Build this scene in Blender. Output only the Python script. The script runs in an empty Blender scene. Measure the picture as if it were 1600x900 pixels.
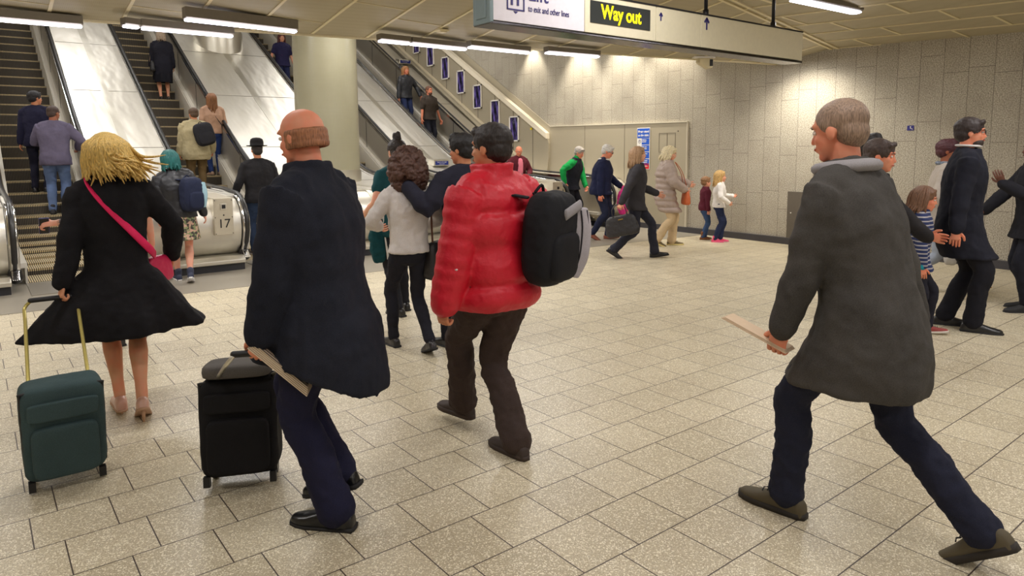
import bpy, math, random
from math import sin, cos, pi, sqrt, radians
from mathutils import Vector as V, Matrix, noise as mnoise

scene = bpy.context.scene
COL = scene.collection
random.seed(7)

# ------------------------------------------------------------------ camera
H_CAM, F_PX, PITCH, ROLL, YAW, CX, CY = 1.62, 1076.84, 0.112188, -0.0093969, 0.6528668, 780.88, 354.38
fw = V((sin(YAW)*cos(PITCH), cos(YAW)*cos(PITCH), -sin(PITCH)))
rt = V((cos(YAW), -sin(YAW), 0.0)); up = rt.cross(fw)
r2 = rt*cos(ROLL)+up*sin(ROLL); u2 = -rt*sin(ROLL)+up*cos(ROLL)
camd = bpy.data.cameras.new('camera'); cam = bpy.data.objects.new('camera', camd); COL.objects.link(cam)
cam.matrix_world = Matrix(((r2.x, u2.x, -fw.x, 0), (r2.y, u2.y, -fw.y, 0), (r2.z, u2.z, -fw.z, H_CAM), (0, 0, 0, 1)))
camd.sensor_width = 36; camd.lens = 36*F_PX/1600
camd.shift_x = (800-CX)/1600; camd.shift_y = (CY-450)/1600
camd.clip_start = 0.05; camd.clip_end = 200
scene.camera = cam

# ------------------------------------------------------------------ world and exposure
world = bpy.data.worlds.new('world'); scene.world = world; world.use_nodes = True
world.node_tree.nodes['Background'].inputs[0].default_value = (1.0, 0.93, 0.83, 1)
world.node_tree.nodes['Background'].inputs[1].default_value = 0.45
vs = scene.view_settings
vs.view_transform = 'Standard'; vs.look = 'None'; vs.gamma = 1; vs.use_curve_mapping = False; vs.exposure = 0.0

LAMP_SCALE = 0.72
def area(name, loc, sx, sy, power, color=(1, 0.94, 0.84), direction=(0, 0, -1), parent=None, yaw=0.0):
    d = bpy.data.lights.new(name, 'AREA'); d.shape = 'RECTANGLE'; d.size = sx; d.size_y = sy
    d.energy = power*LAMP_SCALE; d.color = color
    o = bpy.data.objects.new(name, d); COL.objects.link(o)
    o.rotation_euler = V(direction).to_track_quat('-Z', 'Y').to_euler() if yaw == 0 else (0, 0, yaw)
    o.location = loc
    if parent: o.parent = parent
    return o
def spot(name, loc, target, power, size=70, blend=0.5, color=(1, 0.94, 0.84), parent=None):
    d = bpy.data.lights.new(name, 'SPOT'); d.energy = power*LAMP_SCALE; d.spot_size = radians(size); d.spot_blend = blend
    d.color = color; d.shadow_soft_size = 0.05
    o = bpy.data.objects.new(name, d); COL.objects.link(o); o.location = loc
    o.rotation_euler = (V(target)-V(loc)).to_track_quat('-Z', 'Y').to_euler()
    if parent: o.parent = parent
    return o

# ------------------------------------------------------------------ materials
def new_mat(name):
    m = bpy.data.materials.new(name); m.use_nodes = True
    return m, m.node_tree, m.node_tree.nodes['Principled BSDF']
class NT:
    def __init__(s, nt): s.nt = nt
    def n(s, t, **kw):
        nd = s.nt.nodes.new(t)
        for k, v in kw.items(): setattr(nd, k, v)
        return nd
    def l(s, a, b): s.nt.links.new(a, b)
    def m(s, op, a, b=None, c=None):
        nd = s.nt.nodes.new('ShaderNodeMath'); nd.operation = op
        for i, v in enumerate((a, b, c)):
            if v is None: continue
            if isinstance(v, (int, float)): nd.inputs[i].default_value = v
            else: s.nt.links.new(v, nd.inputs[i])
        return nd.outputs[0]
    def mix(s, f, a, b):
        nd = s.nt.nodes.new('ShaderNodeMix'); nd.data_type = 'RGBA'
        for sock, v in ((nd.inputs[0], f), (nd.inputs[6], a), (nd.inputs[7], b)):
            if isinstance(v, (int, float)): sock.default_value = v
            elif isinstance(v, tuple): sock.default_value = (*v[:3], 1)
            else: s.nt.links.new(v, sock)
        return nd.outputs[2]
    def noise(s, vec, scale, detail=2, rough=0.5):
        nd = s.nt.nodes.new('ShaderNodeTexNoise'); nd.inputs['Scale'].default_value = scale
        nd.inputs['Detail'].default_value = detail; nd.inputs['Roughness'].default_value = rough
        if vec is not None: s.nt.links.new(vec, nd.inputs['Vector'])
        return nd.outputs['Fac']
    def step(s, v, lo, hi):
        nd = s.nt.nodes.new('ShaderNodeMapRange'); nd.inputs[1].default_value = lo; nd.inputs[2].default_value = hi
        s.nt.links.new(v, nd.inputs[0]); return nd.outputs[0]
    def bump(s, h, strength, dist, bsdf):
        nd = s.nt.nodes.new('ShaderNodeBump'); nd.inputs['Strength'].default_value = strength
        nd.inputs['Distance'].default_value = dist; s.nt.links.new(h, nd.inputs['Height'])
        s.nt.links.new(nd.outputs[0], bsdf.inputs['Normal'])

def lin(c):   # sRGB 0-255 to linear
    return tuple(((v/255)/12.92 if v/255 <= 0.04045 else ((v/255+0.055)/1.055)**2.4) for v in c)
CACHE = {}
def cloth(rgb, rough=0.9, scale=260, spec=0.2, key='cloth', var=0.16):
    k = (key, rgb, rough, scale)
    if k in CACHE: return CACHE[k]
    m, nt, b = new_mat('%s_fabric' % key); t = NT(nt); c = lin(rgb)
    tc = t.n('ShaderNodeTexCoord').outputs['Object']
    n1 = t.noise(tc, scale, 2); n2 = t.noise(tc, 5, 3)
    f = t.m('ADD', t.m('MULTIPLY', n1, 0.5), t.m('MULTIPLY', n2, 0.5))
    col = t.mix(t.step(f, 0.35, 0.65), tuple(v*(1-var) for v in c), tuple(min(1, v*(1+var)+0.002) for v in c))
    t.l(col, b.inputs['Base Color']); b.inputs['Roughness'].default_value = rough
    b.inputs['Specular IOR Level'].default_value = spec
    t.bump(n1, 0.25, 0.002, b)
    CACHE[k] = m; return m
def plain(rgb, rough=0.5, metal=0.0, key='plain', spec=0.5, coat=0.0):
    k = (key, rgb, rough, metal, spec)
    if k in CACHE: return CACHE[k]
    m, nt, b = new_mat(key); t = NT(nt); c = lin(rgb)
    tc = t.n('ShaderNodeTexCoord').outputs['Object']
    n = t.noise(tc, 30, 2)
    col = t.mix(n, tuple(v*0.94 for v in c), tuple(min(1, v*1.06) for v in c))
    t.l(col, b.inputs['Base Color']); b.inputs['Roughness'].default_value = rough
    b.inputs['Metallic'].default_value = metal; b.inputs['Specular IOR Level'].default_value = spec
    b.inputs['Coat Weight'].default_value = coat
    CACHE[k] = m; return m
def glow(rgb, strength, key='glow'):
    m, nt, b = new_mat(key); c = lin(rgb)
    b.inputs['Base Color'].default_value = (*c, 1); b.inputs['Emission Color'].default_value = (*c, 1)
    b.inputs['Emission Strength'].default_value = strength
    return m
def skin(rgb):
    k = ('skin', rgb)
    if k in CACHE: return CACHE[k]
    m, nt, b = new_mat('skin'); t = NT(nt); c = lin(rgb)
    tc = t.n('ShaderNodeTexCoord').outputs['Object']
    n = t.noise(tc, 14, 3)
    col = t.mix(t.step(n, 0.35, 0.7), c, (min(1, c[0]*1.1), c[1]*0.82, c[2]*0.78))
    t.l(col, b.inputs['Base Color']); b.inputs['Roughness'].default_value = 0.55
    b.inputs['Subsurface Weight'].default_value = 0.08; b.inputs['Subsurface Radius'].default_value = (0.02, 0.008, 0.004)
    CACHE[k] = m; return m
def hairm(rgb, rough=0.55):
    k = ('hair', rgb)
    if k in CACHE: return CACHE[k]
    m, nt, b = new_mat('hair'); t = NT(nt); c = lin(rgb)
    tc = t.n('ShaderNodeTexCoord').outputs['Object']
    mp = t.n('ShaderNodeMapping'); mp.inputs['Scale'].default_value = (90, 90, 14); t.l(tc, mp.inputs[0])
    n = t.noise(mp.outputs[0], 2.2, 3)
    col = t.mix(t.step(n, 0.3, 0.7), tuple(v*0.5 for v in c), tuple(min(1, v*1.3) for v in c))
    t.l(col, b.inputs['Base Color']); b.inputs['Roughness'].default_value = rough
    t.bump(n, 0.5, 0.006, b)
    CACHE[k] = m; return m
def steel(rgb=(205, 200, 188), rough=0.3, key='brushed_steel', wave=0.25, metal=1.0):
    m, nt, b = new_mat(key); t = NT(nt); c = lin(rgb)
    tc = t.n('ShaderNodeTexCoord').outputs['Object']
    mp = t.n('ShaderNodeMapping'); mp.inputs['Scale'].default_value = (1.5, 0.5, 0.5); t.l(tc, mp.inputs[0])
    n = t.noise(mp.outputs[0], 2.0, 2)
    mp2 = t.n('ShaderNodeMapping'); mp2.inputs['Scale'].default_value = (3, 160, 160); t.l(tc, mp2.inputs[0])
    n2 = t.noise(mp2.outputs[0], 3.0, 2)
    col = t.mix(n2, tuple(v*0.9 for v in c), tuple(min(1, v*1.08) for v in c))
    t.l(col, b.inputs['Base Color']); b.inputs['Metallic'].default_value = metal
    t.l(t.m('ADD', t.m('MULTIPLY', n2, 0.12), rough-0.06), b.inputs['Roughness'])
    t.bump(n, wave, 0.12, b)
    return m

M = {}
M['steel'] = steel((222, 218, 206), 0.36, wave=0.12)
M['deck'] = steel((228, 224, 214), 0.42, 'satin_steel_panel', 0.22, metal=0.9)
M['skirt'] = steel((224, 220, 210), 0.4, 'skirt_steel', 0.05, metal=0.35)
M['steel_dark'] = steel((178, 172, 160), 0.32, 'balustrade_steel', 0.10, metal=0.6)
M['chrome'] = steel((225, 225, 225), 0.16, 'polished_steel', 0.05)
M['rubber'] = plain((30, 29, 30), 0.35, key='black_rubber', spec=0.6)
M['black'] = plain((22, 21, 23), 0.5, key='black_paint')
M['plinth_black'] = plain((44, 44, 48), 0.5, key='dark_plinth')
M['seam'] = plain((120, 112, 98), 0.6, key='panel_seam')
M['beige_panel'] = steel((176, 166, 144), 0.5, 'beige_enamel_panel', 0.06, metal=0.25)
M['navy'] = plain((42, 34, 110), 0.5, key='navy_print')
M['white'] = plain((238, 234, 226), 0.5, key='white_paint')
M['skirting'] = plain((62, 60, 64), 0.5, key='dark_skirting')

def tile_mat():
    m, nt, b = new_mat('terrazzo_tiles'); t = NT(nt)
    pos = t.n('ShaderNodeNewGeometry').outputs['Position']
    sp = t.n('ShaderNodeSeparateXYZ'); t.l(pos, sp.inputs[0]); X, Y = sp.outputs[0], sp.outputs[1]
    PV, PU = 0.3032, 0.3112
    v = t.m('DIVIDE', t.m('ADD', Y, 100*PV-2.083), PV)
    row = t.m('FLOOR', v); fv = t.m('FRACT', v)
    odd = t.m('MODULO', row, 2)
    ph = t.m('ADD', t.m('MULTIPLY', odd, 0.107), 0.092)
    u = t.m('DIVIDE', t.m('ADD', t.m('SUBTRACT', X, ph), 100*PU), PU)
    fu = t.m('FRACT', u); cu = t.m('FLOOR', u)
    dv = t.m('MULTIPLY', t.m('MINIMUM', fv, t.m('SUBTRACT', 1, fv)), PV)
    du = t.m('MULTIPLY', t.m('MINIMUM', fu, t.m('SUBTRACT', 1, fu)), PU)
    d = t.m('MINIMUM', dv, du)
    joint = t.m('SUBTRACT', 1, t.step(d, 0.0018, 0.0034))
    vo = t.n('ShaderNodeTexVoronoi'); vo.inputs['Scale'].default_value = 190; t.l(pos, vo.inputs['Vector'])
    vo2 = t.n('ShaderNodeTexVoronoi'); vo2.inputs['Scale'].default_value = 270; t.l(pos, vo2.inputs['Vector'])
    sc = t.n('ShaderNodeSeparateColor'); t.l(vo.outputs['Color'], sc.inputs[0])
    sc2 = t.n('ShaderNodeSeparateColor'); t.l(vo2.outputs['Color'], sc2.inputs[0])
    cid = t.n('ShaderNodeTexWhiteNoise'); cb = t.n('ShaderNodeCombineXYZ'); t.l(row, cb.inputs[0]); t.l(cu, cb.inputs[1]); t.l(cb.outputs[0], cid.inputs['Vector'])
    base = t.mix(cid.outputs['Value'], lin((192, 180, 150)), lin((210, 198, 168)))
    base = t.mix(t.step(t.noise(pos, 0.9, 3), 0.3, 0.75), base, t.mix(0.5, base, lin((178, 163, 138))))
    base = t.mix(t.m('MULTIPLY', t.step(sc.outputs[0], 0.74, 0.79), 0.85), base, lin((248, 240, 218)))
    base = t.mix(t.m('MULTIPLY', t.step(sc2.outputs[1], 0.72, 0.78), 0.6), base, lin((150, 136, 112)))
    col = t.mix(joint, base, lin((72, 60, 54)))
    t.l(col, b.inputs['Base Color'])
    t.l(t.m('ADD', t.m('MULTIPLY', t.noise(pos, 40, 2), 0.2), 0.27), b.inputs['Roughness'])
    b.inputs['Specular IOR Level'].default_value = 0.5
    t.bump(t.m('SUBTRACT', 1, joint), 0.5, 0.002, b)
    return m
def stone_mat():
    m, nt, b = new_mat('granite_cladding'); t = NT(nt)
    tc = t.n('ShaderNodeTexCoord').outputs['Object']
    sp = t.n('ShaderNodeSeparateXYZ'); t.l(tc, sp.inputs[0]); Y, Z = sp.outputs[1], sp.outputs[2]
    W = 0.302
    u = t.m('DIVIDE', t.m('ADD', Y, 100*W), W); fu = t.m('FRACT', u); cu = t.m('FLOOR', u)
    wn = t.n('ShaderNodeTexWhiteNoise'); wn.noise_dimensions = '1D'; t.l(cu, wn.inputs['W'])
    v = t.m('DIVIDE', t.m('ADD', Z, t.m('ADD', t.m('MULTIPLY', wn.outputs[0], 0.9), 9)), 0.9)
    fv = t.m('FRACT', v); cv = t.m('FLOOR', v)
    du = t.m('MULTIPLY', t.m('MINIMUM', fu, t.m('SUBTRACT', 1, fu)), W)
    dv = t.m('MULTIPLY', t.m('MINIMUM', fv, t.m('SUBTRACT', 1, fv)), 0.9)
    j = t.m('SUBTRACT', 1, t.step(t.m('MINIMUM', du, dv), 0.0015, 0.0035))
    cb = t.n('ShaderNodeCombineXYZ'); t.l(cu, cb.inputs[0]); t.l(cv, cb.inputs[1])
    wid = t.n('ShaderNodeTexWhiteNoise'); t.l(cb.outputs[0], wid.inputs['Vector'])
    base = t.mix(wid.outputs['Value'], lin((146, 139, 125)), lin((158, 150, 136)))
    n1 = t.noise(tc, 70, 3, 0.7); n2 = t.noise(tc, 2.2, 3)
    base = t.mix(t.step(n1, 0.36, 0.66), t.mix(0.6, base, lin((104, 96, 84))), t.mix(0.6, base, lin((232, 224, 204))))
    base = t.mix(t.m('MULTIPLY', t.step(n2, 0.45, 0.75), 0.4), base, lin((138, 127, 112)))
    t.l(t.mix(j, base, lin((96, 88, 78))), b.inputs['Base Color'])
    b.inputs['Roughness'].default_value = 0.75
    t.bump(t.m('SUBTRACT', t.m('MULTIPLY', n1, 0.5), j), 0.5, 0.004, b)
    return m
def perf_mat():
    m, nt, b = new_mat('perforated_ceiling_panel'); t = NT(nt)
    pos = t.n('ShaderNodeNewGeometry').outputs['Position']
    vo = t.n('ShaderNodeTexVoronoi'); vo.inputs['Scale'].default_value = 60; vo.inputs['Randomness'].default_value = 0; t.l(pos, vo.inputs['Vector'])
    d = t.m('SUBTRACT', 1, t.step(vo.outputs['Distance'], 0.2, 0.3))
    base = t.mix(t.noise(pos, 1.2, 2), lin((160, 150, 124)), lin((178, 168, 140)))
    t.l(t.mix(t.m('MULTIPLY', d, 0.35), base, lin((110, 98, 74))), b.inputs['Base Color'])
    b.inputs['Roughness'].default_value = 0.6
    return m
def column_mat():
    m, nt, b = new_mat('mosaic_column'); t = NT(nt)
    tc = t.n('ShaderNodeTexCoord').outputs['Object']
    sp = t.n('ShaderNodeSeparateXYZ'); t.l(tc, sp.inputs[0])
    ang = t.m('ARCTAN2', sp.outputs[1], sp.outputs[0])
    fu = t.m('FRACT', t.m('ADD', t.m('MULTIPLY', ang, 150/(2*pi)), 200)); fv = t.m('FRACT', t.m('MULTIPLY', sp.outputs[2], 41))
    e = t.m('MINIMUM', t.m('MINIMUM', fu, t.m('SUBTRACT', 1, fu)), t.m('MINIMUM', fv, t.m('SUBTRACT', 1, fv)))
    j = t.m('SUBTRACT', 1, t.step(e, 0.04, 0.10))
    base = t.mix(t.noise(tc, 1.5, 3), lin((150, 146, 122)), lin((172, 167, 142)))
    t.l(t.mix(t.m('MULTIPLY', j, 0.3), base, lin((120, 108, 84))), b.inputs['Base Color'])
    b.inputs['Roughness'].default_value = 0.28
    t.bump(t.m('SUBTRACT', 1, j), 0.3, 0.002, b)
    return m
def step_mat(tread):
    m, nt, b = new_mat('ribbed_tread' if tread else 'ribbed_riser'); t = NT(nt)
    tc = t.n('ShaderNodeTexCoord').outputs['Object']
    sp = t.n('ShaderNodeSeparateXYZ'); t.l(tc, sp.inputs[0])
    f = t.m('FRACT', t.m('MULTIPLY', t.m('ADD', sp.outputs[0], 5), 1/0.024))
    g = t.step(t.m('ABSOLUTE', t.m('SUBTRACT', f, 0.5)), 0.18, 0.28)
    a, c = ((226, 208, 168), (70, 64, 56)) if tread else ((92, 85, 76), (34, 32, 31))
    t.l(t.mix(g, lin(c), lin(a)), b.inputs['Base Color'])
    b.inputs['Metallic'].default_value = 0.5 if tread else 0.2; b.inputs['Roughness'].default_value = 0.5
    t.bump(g, 0.6, 0.01, b)
    return m
M['tiles'] = tile_mat(); M['stone'] = stone_mat(); M['perf'] = perf_mat(); M['column'] = column_mat()
M['tread'] = step_mat(True); M['riser'] = step_mat(False)
M['ceil_strip'] = plain((216, 204, 166), 0.5, key='ceiling_strip')
M['lamp_body'] = plain((120, 112, 96), 0.45, metal=0.3, key='lamp_housing')
M['tube'] = glow((232, 232, 255), 9.0, 'fluorescent_tube')
M['landing'] = plain((150, 143, 130), 0.3, key='landing_stone')

# ------------------------------------------------------------------ mesh builder
class MB:
    def __init__(s): s.v = []; s.f = []
    def add(s, vs, fs, mat=None):
        o = len(s.v)
        for p in vs:
            p = V(p)
            if mat is not None: p = mat @ p
            s.v.append(p)
        s.f += [tuple(i+o for i in f) for f in fs]
    def box(s, c, sz, mat=None):
        cx, cy, cz = c; a, b, d = sz[0]/2, sz[1]/2, sz[2]/2
        vs = [(cx+i*a, cy+j*b, cz+k*d) for i in (-1, 1) for j in (-1, 1) for k in (-1, 1)]
        s.add(vs, [(0, 1, 3, 2), (4, 6, 7, 5), (0, 4, 5, 1), (2, 3, 7, 6), (0, 2, 6, 4), (1, 5, 7, 3)], mat)
    def prism(s, poly, x0, x1, mat=None):          # poly in (y,z), extruded along x
        n = len(poly); vs = [(x0, y, z) for y, z in poly]+[(x1, y, z) for y, z in poly]
        fs = [tuple(range(n))[::-1], tuple(range(n, 2*n))]+[(i, (i+1) % n, n+(i+1) % n, n+i) for i in range(n)]
        s.add(vs, fs, mat)
    def slab(s, poly, axis_vec, mat=None):         # 3D polygon swept by vector
        n = len(poly); a = V(axis_vec)
        vs = [V(p) for p in poly]+[V(p)+a for p in poly]
        fs = [tuple(range(n))[::-1], tuple(range(n, 2*n))]+[(i, (i+1) % n, n+(i+1) % n, n+i) for i in range(n)]
        s.add(vs, fs, mat)
    def rings(s, rings, cap=True):
        n = len(rings[0]); vs = [p for r in rings for p in r]; fs = []
        for k in range(len(rings)-1):
            for i in range(n):
                j = (i+1) % n
                fs.append((k*n+i, k*n+j, (k+1)*n+j, (k+1)*n+i))
        if cap: fs.append(tuple(range(n))[::-1]); fs.append(tuple((len(rings)-1)*n+i for i in range(n)))
        s.add(vs, fs)
    def tube(s, pts, rad, side=(1, 0, 0), n=14, cap='round', sm=0):
        pts = [V(p) for p in pts]
        rad = [(r, r) if isinstance(r, (int, float)) else r for r in rad]
        if sm:                                       # catmull-rom resample
            P, Rr = [], []
            for k in range(len(pts)-1):
                p0 = pts[max(k-1, 0)]; p1 = pts[k]; p2 = pts[k+1]; p3 = pts[min(k+2, len(pts)-1)]
                for q in range(sm):
                    t = q/sm
                    P.append(0.5*((2*p1)+(p2-p0)*t+(2*p0-5*p1+4*p2-p3)*t*t+(3*p1-p0-3*p2+p3)*t**3))
                    Rr.append(tuple(rad[k][i]*(1-t)+rad[k+1][i]*t for i in (0, 1)))
            P.append(pts[-1]); Rr.append(rad[-1]); pts, rad = P, Rr
        side = V(side); rings = []
        def frame(i):
            a = pts[min(i+1, len(pts)-1)]-pts[max(i-1, 0)]
            t = a.normalized() if a.length > 1e-9 else V((0, 0, 1))
            sd = side-t*side.dot(t)
            if sd.length < 1e-3: sd = V((0, 1, 0))-t*t.y
            sd.normalize(); return t, sd, t.cross(sd)
        def ring(c, sd, o, a, b): return [c+sd*(a*cos(2*pi*k/n))+o*(b*sin(2*pi*k/n)) for k in range(n)]
        t, sd, o = frame(0)
        if cap == 'round':
            for q in (0.15, 0.5, 0.85): rings.append(ring(pts[0]-t*min(rad[0])*cos(q*pi/2)*0.98, sd, o, rad[0][0]*sin(q*pi/2), rad[0][1]*sin(q*pi/2)))
        for i in range(len(pts)):
            t, sd, o = frame(i); rings.append(ring(pts[i], sd, o, *rad[i]))
        if cap == 'round':
            for q in (0.85, 0.5, 0.15): rings.append(ring(pts[-1]+t*min(rad[-1])*cos(q*pi/2)*0.98, sd, o, rad[-1][0]*sin(q*pi/2), rad[-1][1]*sin(q*pi/2)))
        s.rings(rings)
    def ell(s, c, r, mat=None, n=16, p=1.0):         # ellipsoid; p<1 gives a rounded box
        def sg(v): return math.copysign(abs(v)**p, v)
        rings = []
        for i in range(n//2+1):
            ph = -pi/2+pi*(i+0.02 if i == 0 else (i-0.02 if i == n//2 else i))/(n//2)
            rings.append([V((c[0]+r[0]*sg(cos(ph))*sg(cos(2*pi*k/n)), c[1]+r[1]*sg(cos(ph))*sg(sin(2*pi*k/n)), c[2]+r[2]*sg(sin(ph)))) for k in range(n)])
        if mat is not None: rings = [[mat @ q for q in rr] for rr in rings]
        s.rings(rings)
    def build(s, name, mat, parent=None, smooth=False, bevel=0, voxel=0, sit=3, disp=None, scale=1.0, sharp=None, extra=()):
        nb = len(s.f)
        for eb, em in extra: s.add(eb.v, eb.f)
        me = bpy.data.meshes.new(name); me.from_pydata([tuple(v*scale) for v in s.v], [], s.f); me.update()
        o = bpy.data.objects.new(name, me); COL.objects.link(o)
        if mat: me.materials.append(mat)
        for eb, em in extra:
            me.materials.append(em)
            for i in range(nb, nb+len(eb.f)): me.polygons[i].material_index = len(me.materials)-1
            nb += len(eb.f)
        if smooth or voxel:
            for p in me.polygons: p.use_smooth = True
        if sharp is not None:
            for p in me.polygons: p.use_smooth = True
            me.set_sharp_from_angle(angle=radians(sharp))
        if bevel:
            b = o.modifiers.new('bevel', 'BEVEL'); b.width = bevel; b.segments = 2; b.limit_method = 'ANGLE'
        if voxel:
            r = o.modifiers.new('remesh', 'REMESH'); r.mode = 'VOXEL'; r.voxel_size = voxel; r.use_smooth_shade = True
            if sit: k = o.modifiers.new('smooth', 'SMOOTH'); k.factor = 0.6; k.iterations = sit
        if disp:
            tex = DISP.get(disp[1]) or bpy.data.textures.new('folds', 'CLOUDS'); tex.noise_scale = disp[1]; DISP[disp[1]] = tex
            d = o.modifiers.new('folds', 'DISPLACE'); d.texture = tex; d.strength = disp[0]; d.mid_level = 0.38
        if parent: o.parent = parent
        return o
DISP = {}
def tag(o, label=None, cat=None, group=None, kind=None):
    for k, v in (('label', label), ('category', cat), ('group', group), ('kind', kind)):
        if v: o[k] = v
    return o
def empty(name, loc, rz=0.0, label=None, cat=None, group=None, kind=None):
    o = bpy.data.objects.new(name, None); COL.objects.link(o); o.location = loc; o.rotation_euler = (0, 0, rz)
    o.empty_display_size = 0.1
    return tag(o, label, cat, group, kind)
def text_mesh(body, size, mat, name, parent, loc, rot=(pi/2, 0, 0), offset=0.0, align='LEFT', sx=1.0):
    cu = bpy.data.curves.new(name, 'FONT'); cu.body = body; cu.size = size; cu.extrude = 0.0012; cu.offset = offset; cu.align_x = align
    tmp = bpy.data.objects.new(name, cu); COL.objects.link(tmp)
    me = bpy.data.meshes.new_from_object(tmp.evaluated_get(bpy.context.evaluated_depsgraph_get()))
    bpy.data.objects.remove(tmp); me.materials.clear(); me.materials.append(mat)
    o = bpy.data.objects.new(name, me); COL.objects.link(o); o.parent = parent
    o.location = loc; o.rotation_euler = rot; o.scale = (sx, 1, 1)
    return o

# ------------------------------------------------------------------ setting
WALL_ROT = -math.atan(0.0287)
def wallx(y): return 10.62+0.0287*(y-2)
b = MB(); b.box((2.9, 3.1, -0.1), (17.0, 24.2, 0.2)); tag(b.build('floor', M['tiles']), kind='structure')
b = MB()   # smooth landing stone in front of the escalators
b.slab([(-5, 8.75, 0.0), (2.56, 8.36, 0.0), (7.45, 8.07, 0.0), (wallx(7.8)-.02, 7.8, 0.0), (wallx(10.9)-.02, 10.95, 0.0), (-5, 10.95, 0.0)], (0, 0, 0.004))
tag(b.build('floor', M['landing']), kind='structure').name = 'floor_landing'
# right wall (local frame rotated; local y runs along the wall)
wr = empty('wall_right', (wallx(0), 0, 0), WALL_ROT, kind='structure')
bpy.data.objects.remove(wr)
b = MB(); b.box((0.2, 6, 7), (0.4, 40, 14.2))
wall = b.build('wall_right', M['stone']); wall.location = (wallx(0), 0, 0); wall.rotation_euler = (0, 0, WALL_ROT); tag(wall, kind='structure')
b = MB(); b.box((-0.02, -0.15, 0.055), (0.06, 26, 0.11))
bb = b.build('baseboard_right', M['skirting'], bevel=0.004); bb.location = wall.location; bb.rotation_euler = wall.rotation_euler; tag(bb, kind='structure')
b = MB(); b.box((-3.6, 8, 5), (0.2, 34, 12)); tag(b.build('wall_left', M['beige_panel']), kind='structure')
b = MB(); b.box((4, 25.2, 8), (16, 0.2, 8)); tag(b.build('wall_back', M['beige_panel']), kind='structure')
# ceiling: sloped soffit up to the escalator lip, and the flatter hall ceiling
LA, LB = V((0.35, 8.5, 2.983)), V((10.78, 6.43, 2.983))
ld = (LB-LA).normalized(); sn, cs = sin(radians(9)), cos(radians(9))
sdv = V((ld.y*cs, -ld.x*cs, sn))                      # soffit direction away from lip, rising
def hallz(x, y): return 3.026-0.0616*(x-10.66)+0.0398*(y-3.06)
R1, R2 = V((10.56, 5.52, 3.13)), V((7.12, 4.97, 3.32))
rd = (R1-R2).normalized()
nrm = ld.cross(sdv).normalized()
def soffz(x, y): return LA.z-(nrm.x*(x-LA.x)+nrm.y*(y-LA.y))/nrm.z
def lipy(x): return LA.y+(x-LA.x)*ld.y/ld.x
def ridgey(x):                                        # where both planes meet
    y0, y1 = 2.0, 8.0
    for _ in range(40):
        ym = (y0+y1)/2
        if soffz(x, ym) > hallz(x, ym): y0 = ym
        else: y1 = ym
    return ym
XL, XR = -3.5, wallx(6)+0.1
b = MB()
pts = [(XL, lipy(XL)), (XR, lipy(XR)), (XR, ridgey(XR)), (XL, ridgey(XL))]
b.slab([(x, y, soffz(x, y)) for x, y in pts], (0, 0, 0.06))
soff = tag(b.build('ceiling', M['perf']), kind='structure'); soff.name = 'ceiling_soffit'
b = MB()
pts = [(XL, ridgey(XL)), (XR, ridgey(XR)), (XR, -9.0), (XL, -9.0)]
b.slab([(x, y, hallz(x, y)) for x, y in pts], (0, 0, 0.06))
ceil = tag(b.build('ceiling', M['perf']), kind='structure')
def strip(mb, p, q, w=0.035, h=0.012):
    p, q = V(p), V(q); d = (q-p).normalized(); s = d.cross(V((0, 0, 1))).normalized()*w/2
    mb.slab([p-s, p+s, q+s, q-s], (0, 0, -h))
b = MB(); k = 0; l = 0.24-0.63*6
while l < 10.9:
    x = LA.x+l*ld.x+0.02; y0, y1 = lipy(x)-0.03, ridgey(x)
    if y0 > y1+0.1:
        strip(b, (x, y0, soffz(x, y0)), (x, y1, soffz(x, y1)), 0.032)
        x2 = x+0.638; k += 1
        yy = 8.2+(0.0, -0.55, -0.28)[k % 3]*1.0-1.15
        for q in range(-2, 5):
            yq = yy-q*1.0
            if yq < min(lipy(x2), lipy(x))-0.05 and yq > max(ridgey(x), ridgey(x2))+0.05 and x2 < 10.7: strip(b, (x, yq, soffz(x, yq)), (x2, yq, soffz(x2, yq)), 0.012, 0.006)
    l += 0.652
b.build('joint_strip', M['ceil_strip'], soff)
b = MB(); xs = [XR-0.12-0.62*i for i in range(23)]
for i, x in enumerate(xs):
    y0 = ridgey(x)
    strip(b, (x, y0, hallz(x, y0)), (x, -8.9, hallz(x, -8.9)), 0.03)
    yq = 4.9-(0.0, 0.65, 0.3)[i % 3]
    while yq > -8.5 and i < 22:
        if yq < ridgey(x-0.62)-0.1: strip(b, (x, yq, hallz(x, yq)), (x-0.62, yq, hallz(x-0.62, yq)), 0.03)
        yq -= 1.25
b.build('joint_strip', M['ceil_strip'], ceil)
b = MB(); x0, x1 = XL, XR-0.1
for dy in (-0.02, -0.13): strip(b, (x0, ridgey(x0)+dy, hallz(x0, ridgey(x0)+dy)), (x1, ridgey(x1)+dy, hallz(x1, ridgey(x1)+dy)), 0.04, 0.02)
b.build('ridge_strip', M['ceil_strip'], ceil)
# lip: thin edge trim and upstand
b = MB()
for w0, z0, z1 in ((0.0, -0.02, 0.05), (0.06, 0.0, 1.3)):
    b.slab([(XL, lipy(XL)+w0, 2.983+z0), (XR, lipy(XR)+w0, 2.983+z0), (XR, lipy(XR)+w0+0.05, 2.983+z0), (XL, lipy(XL)+w0+0.05, 2.983+z0)], (0, 0, z1-z0))
tag(b.build('trim_1', M['ceil_strip']), kind='structure')
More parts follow.
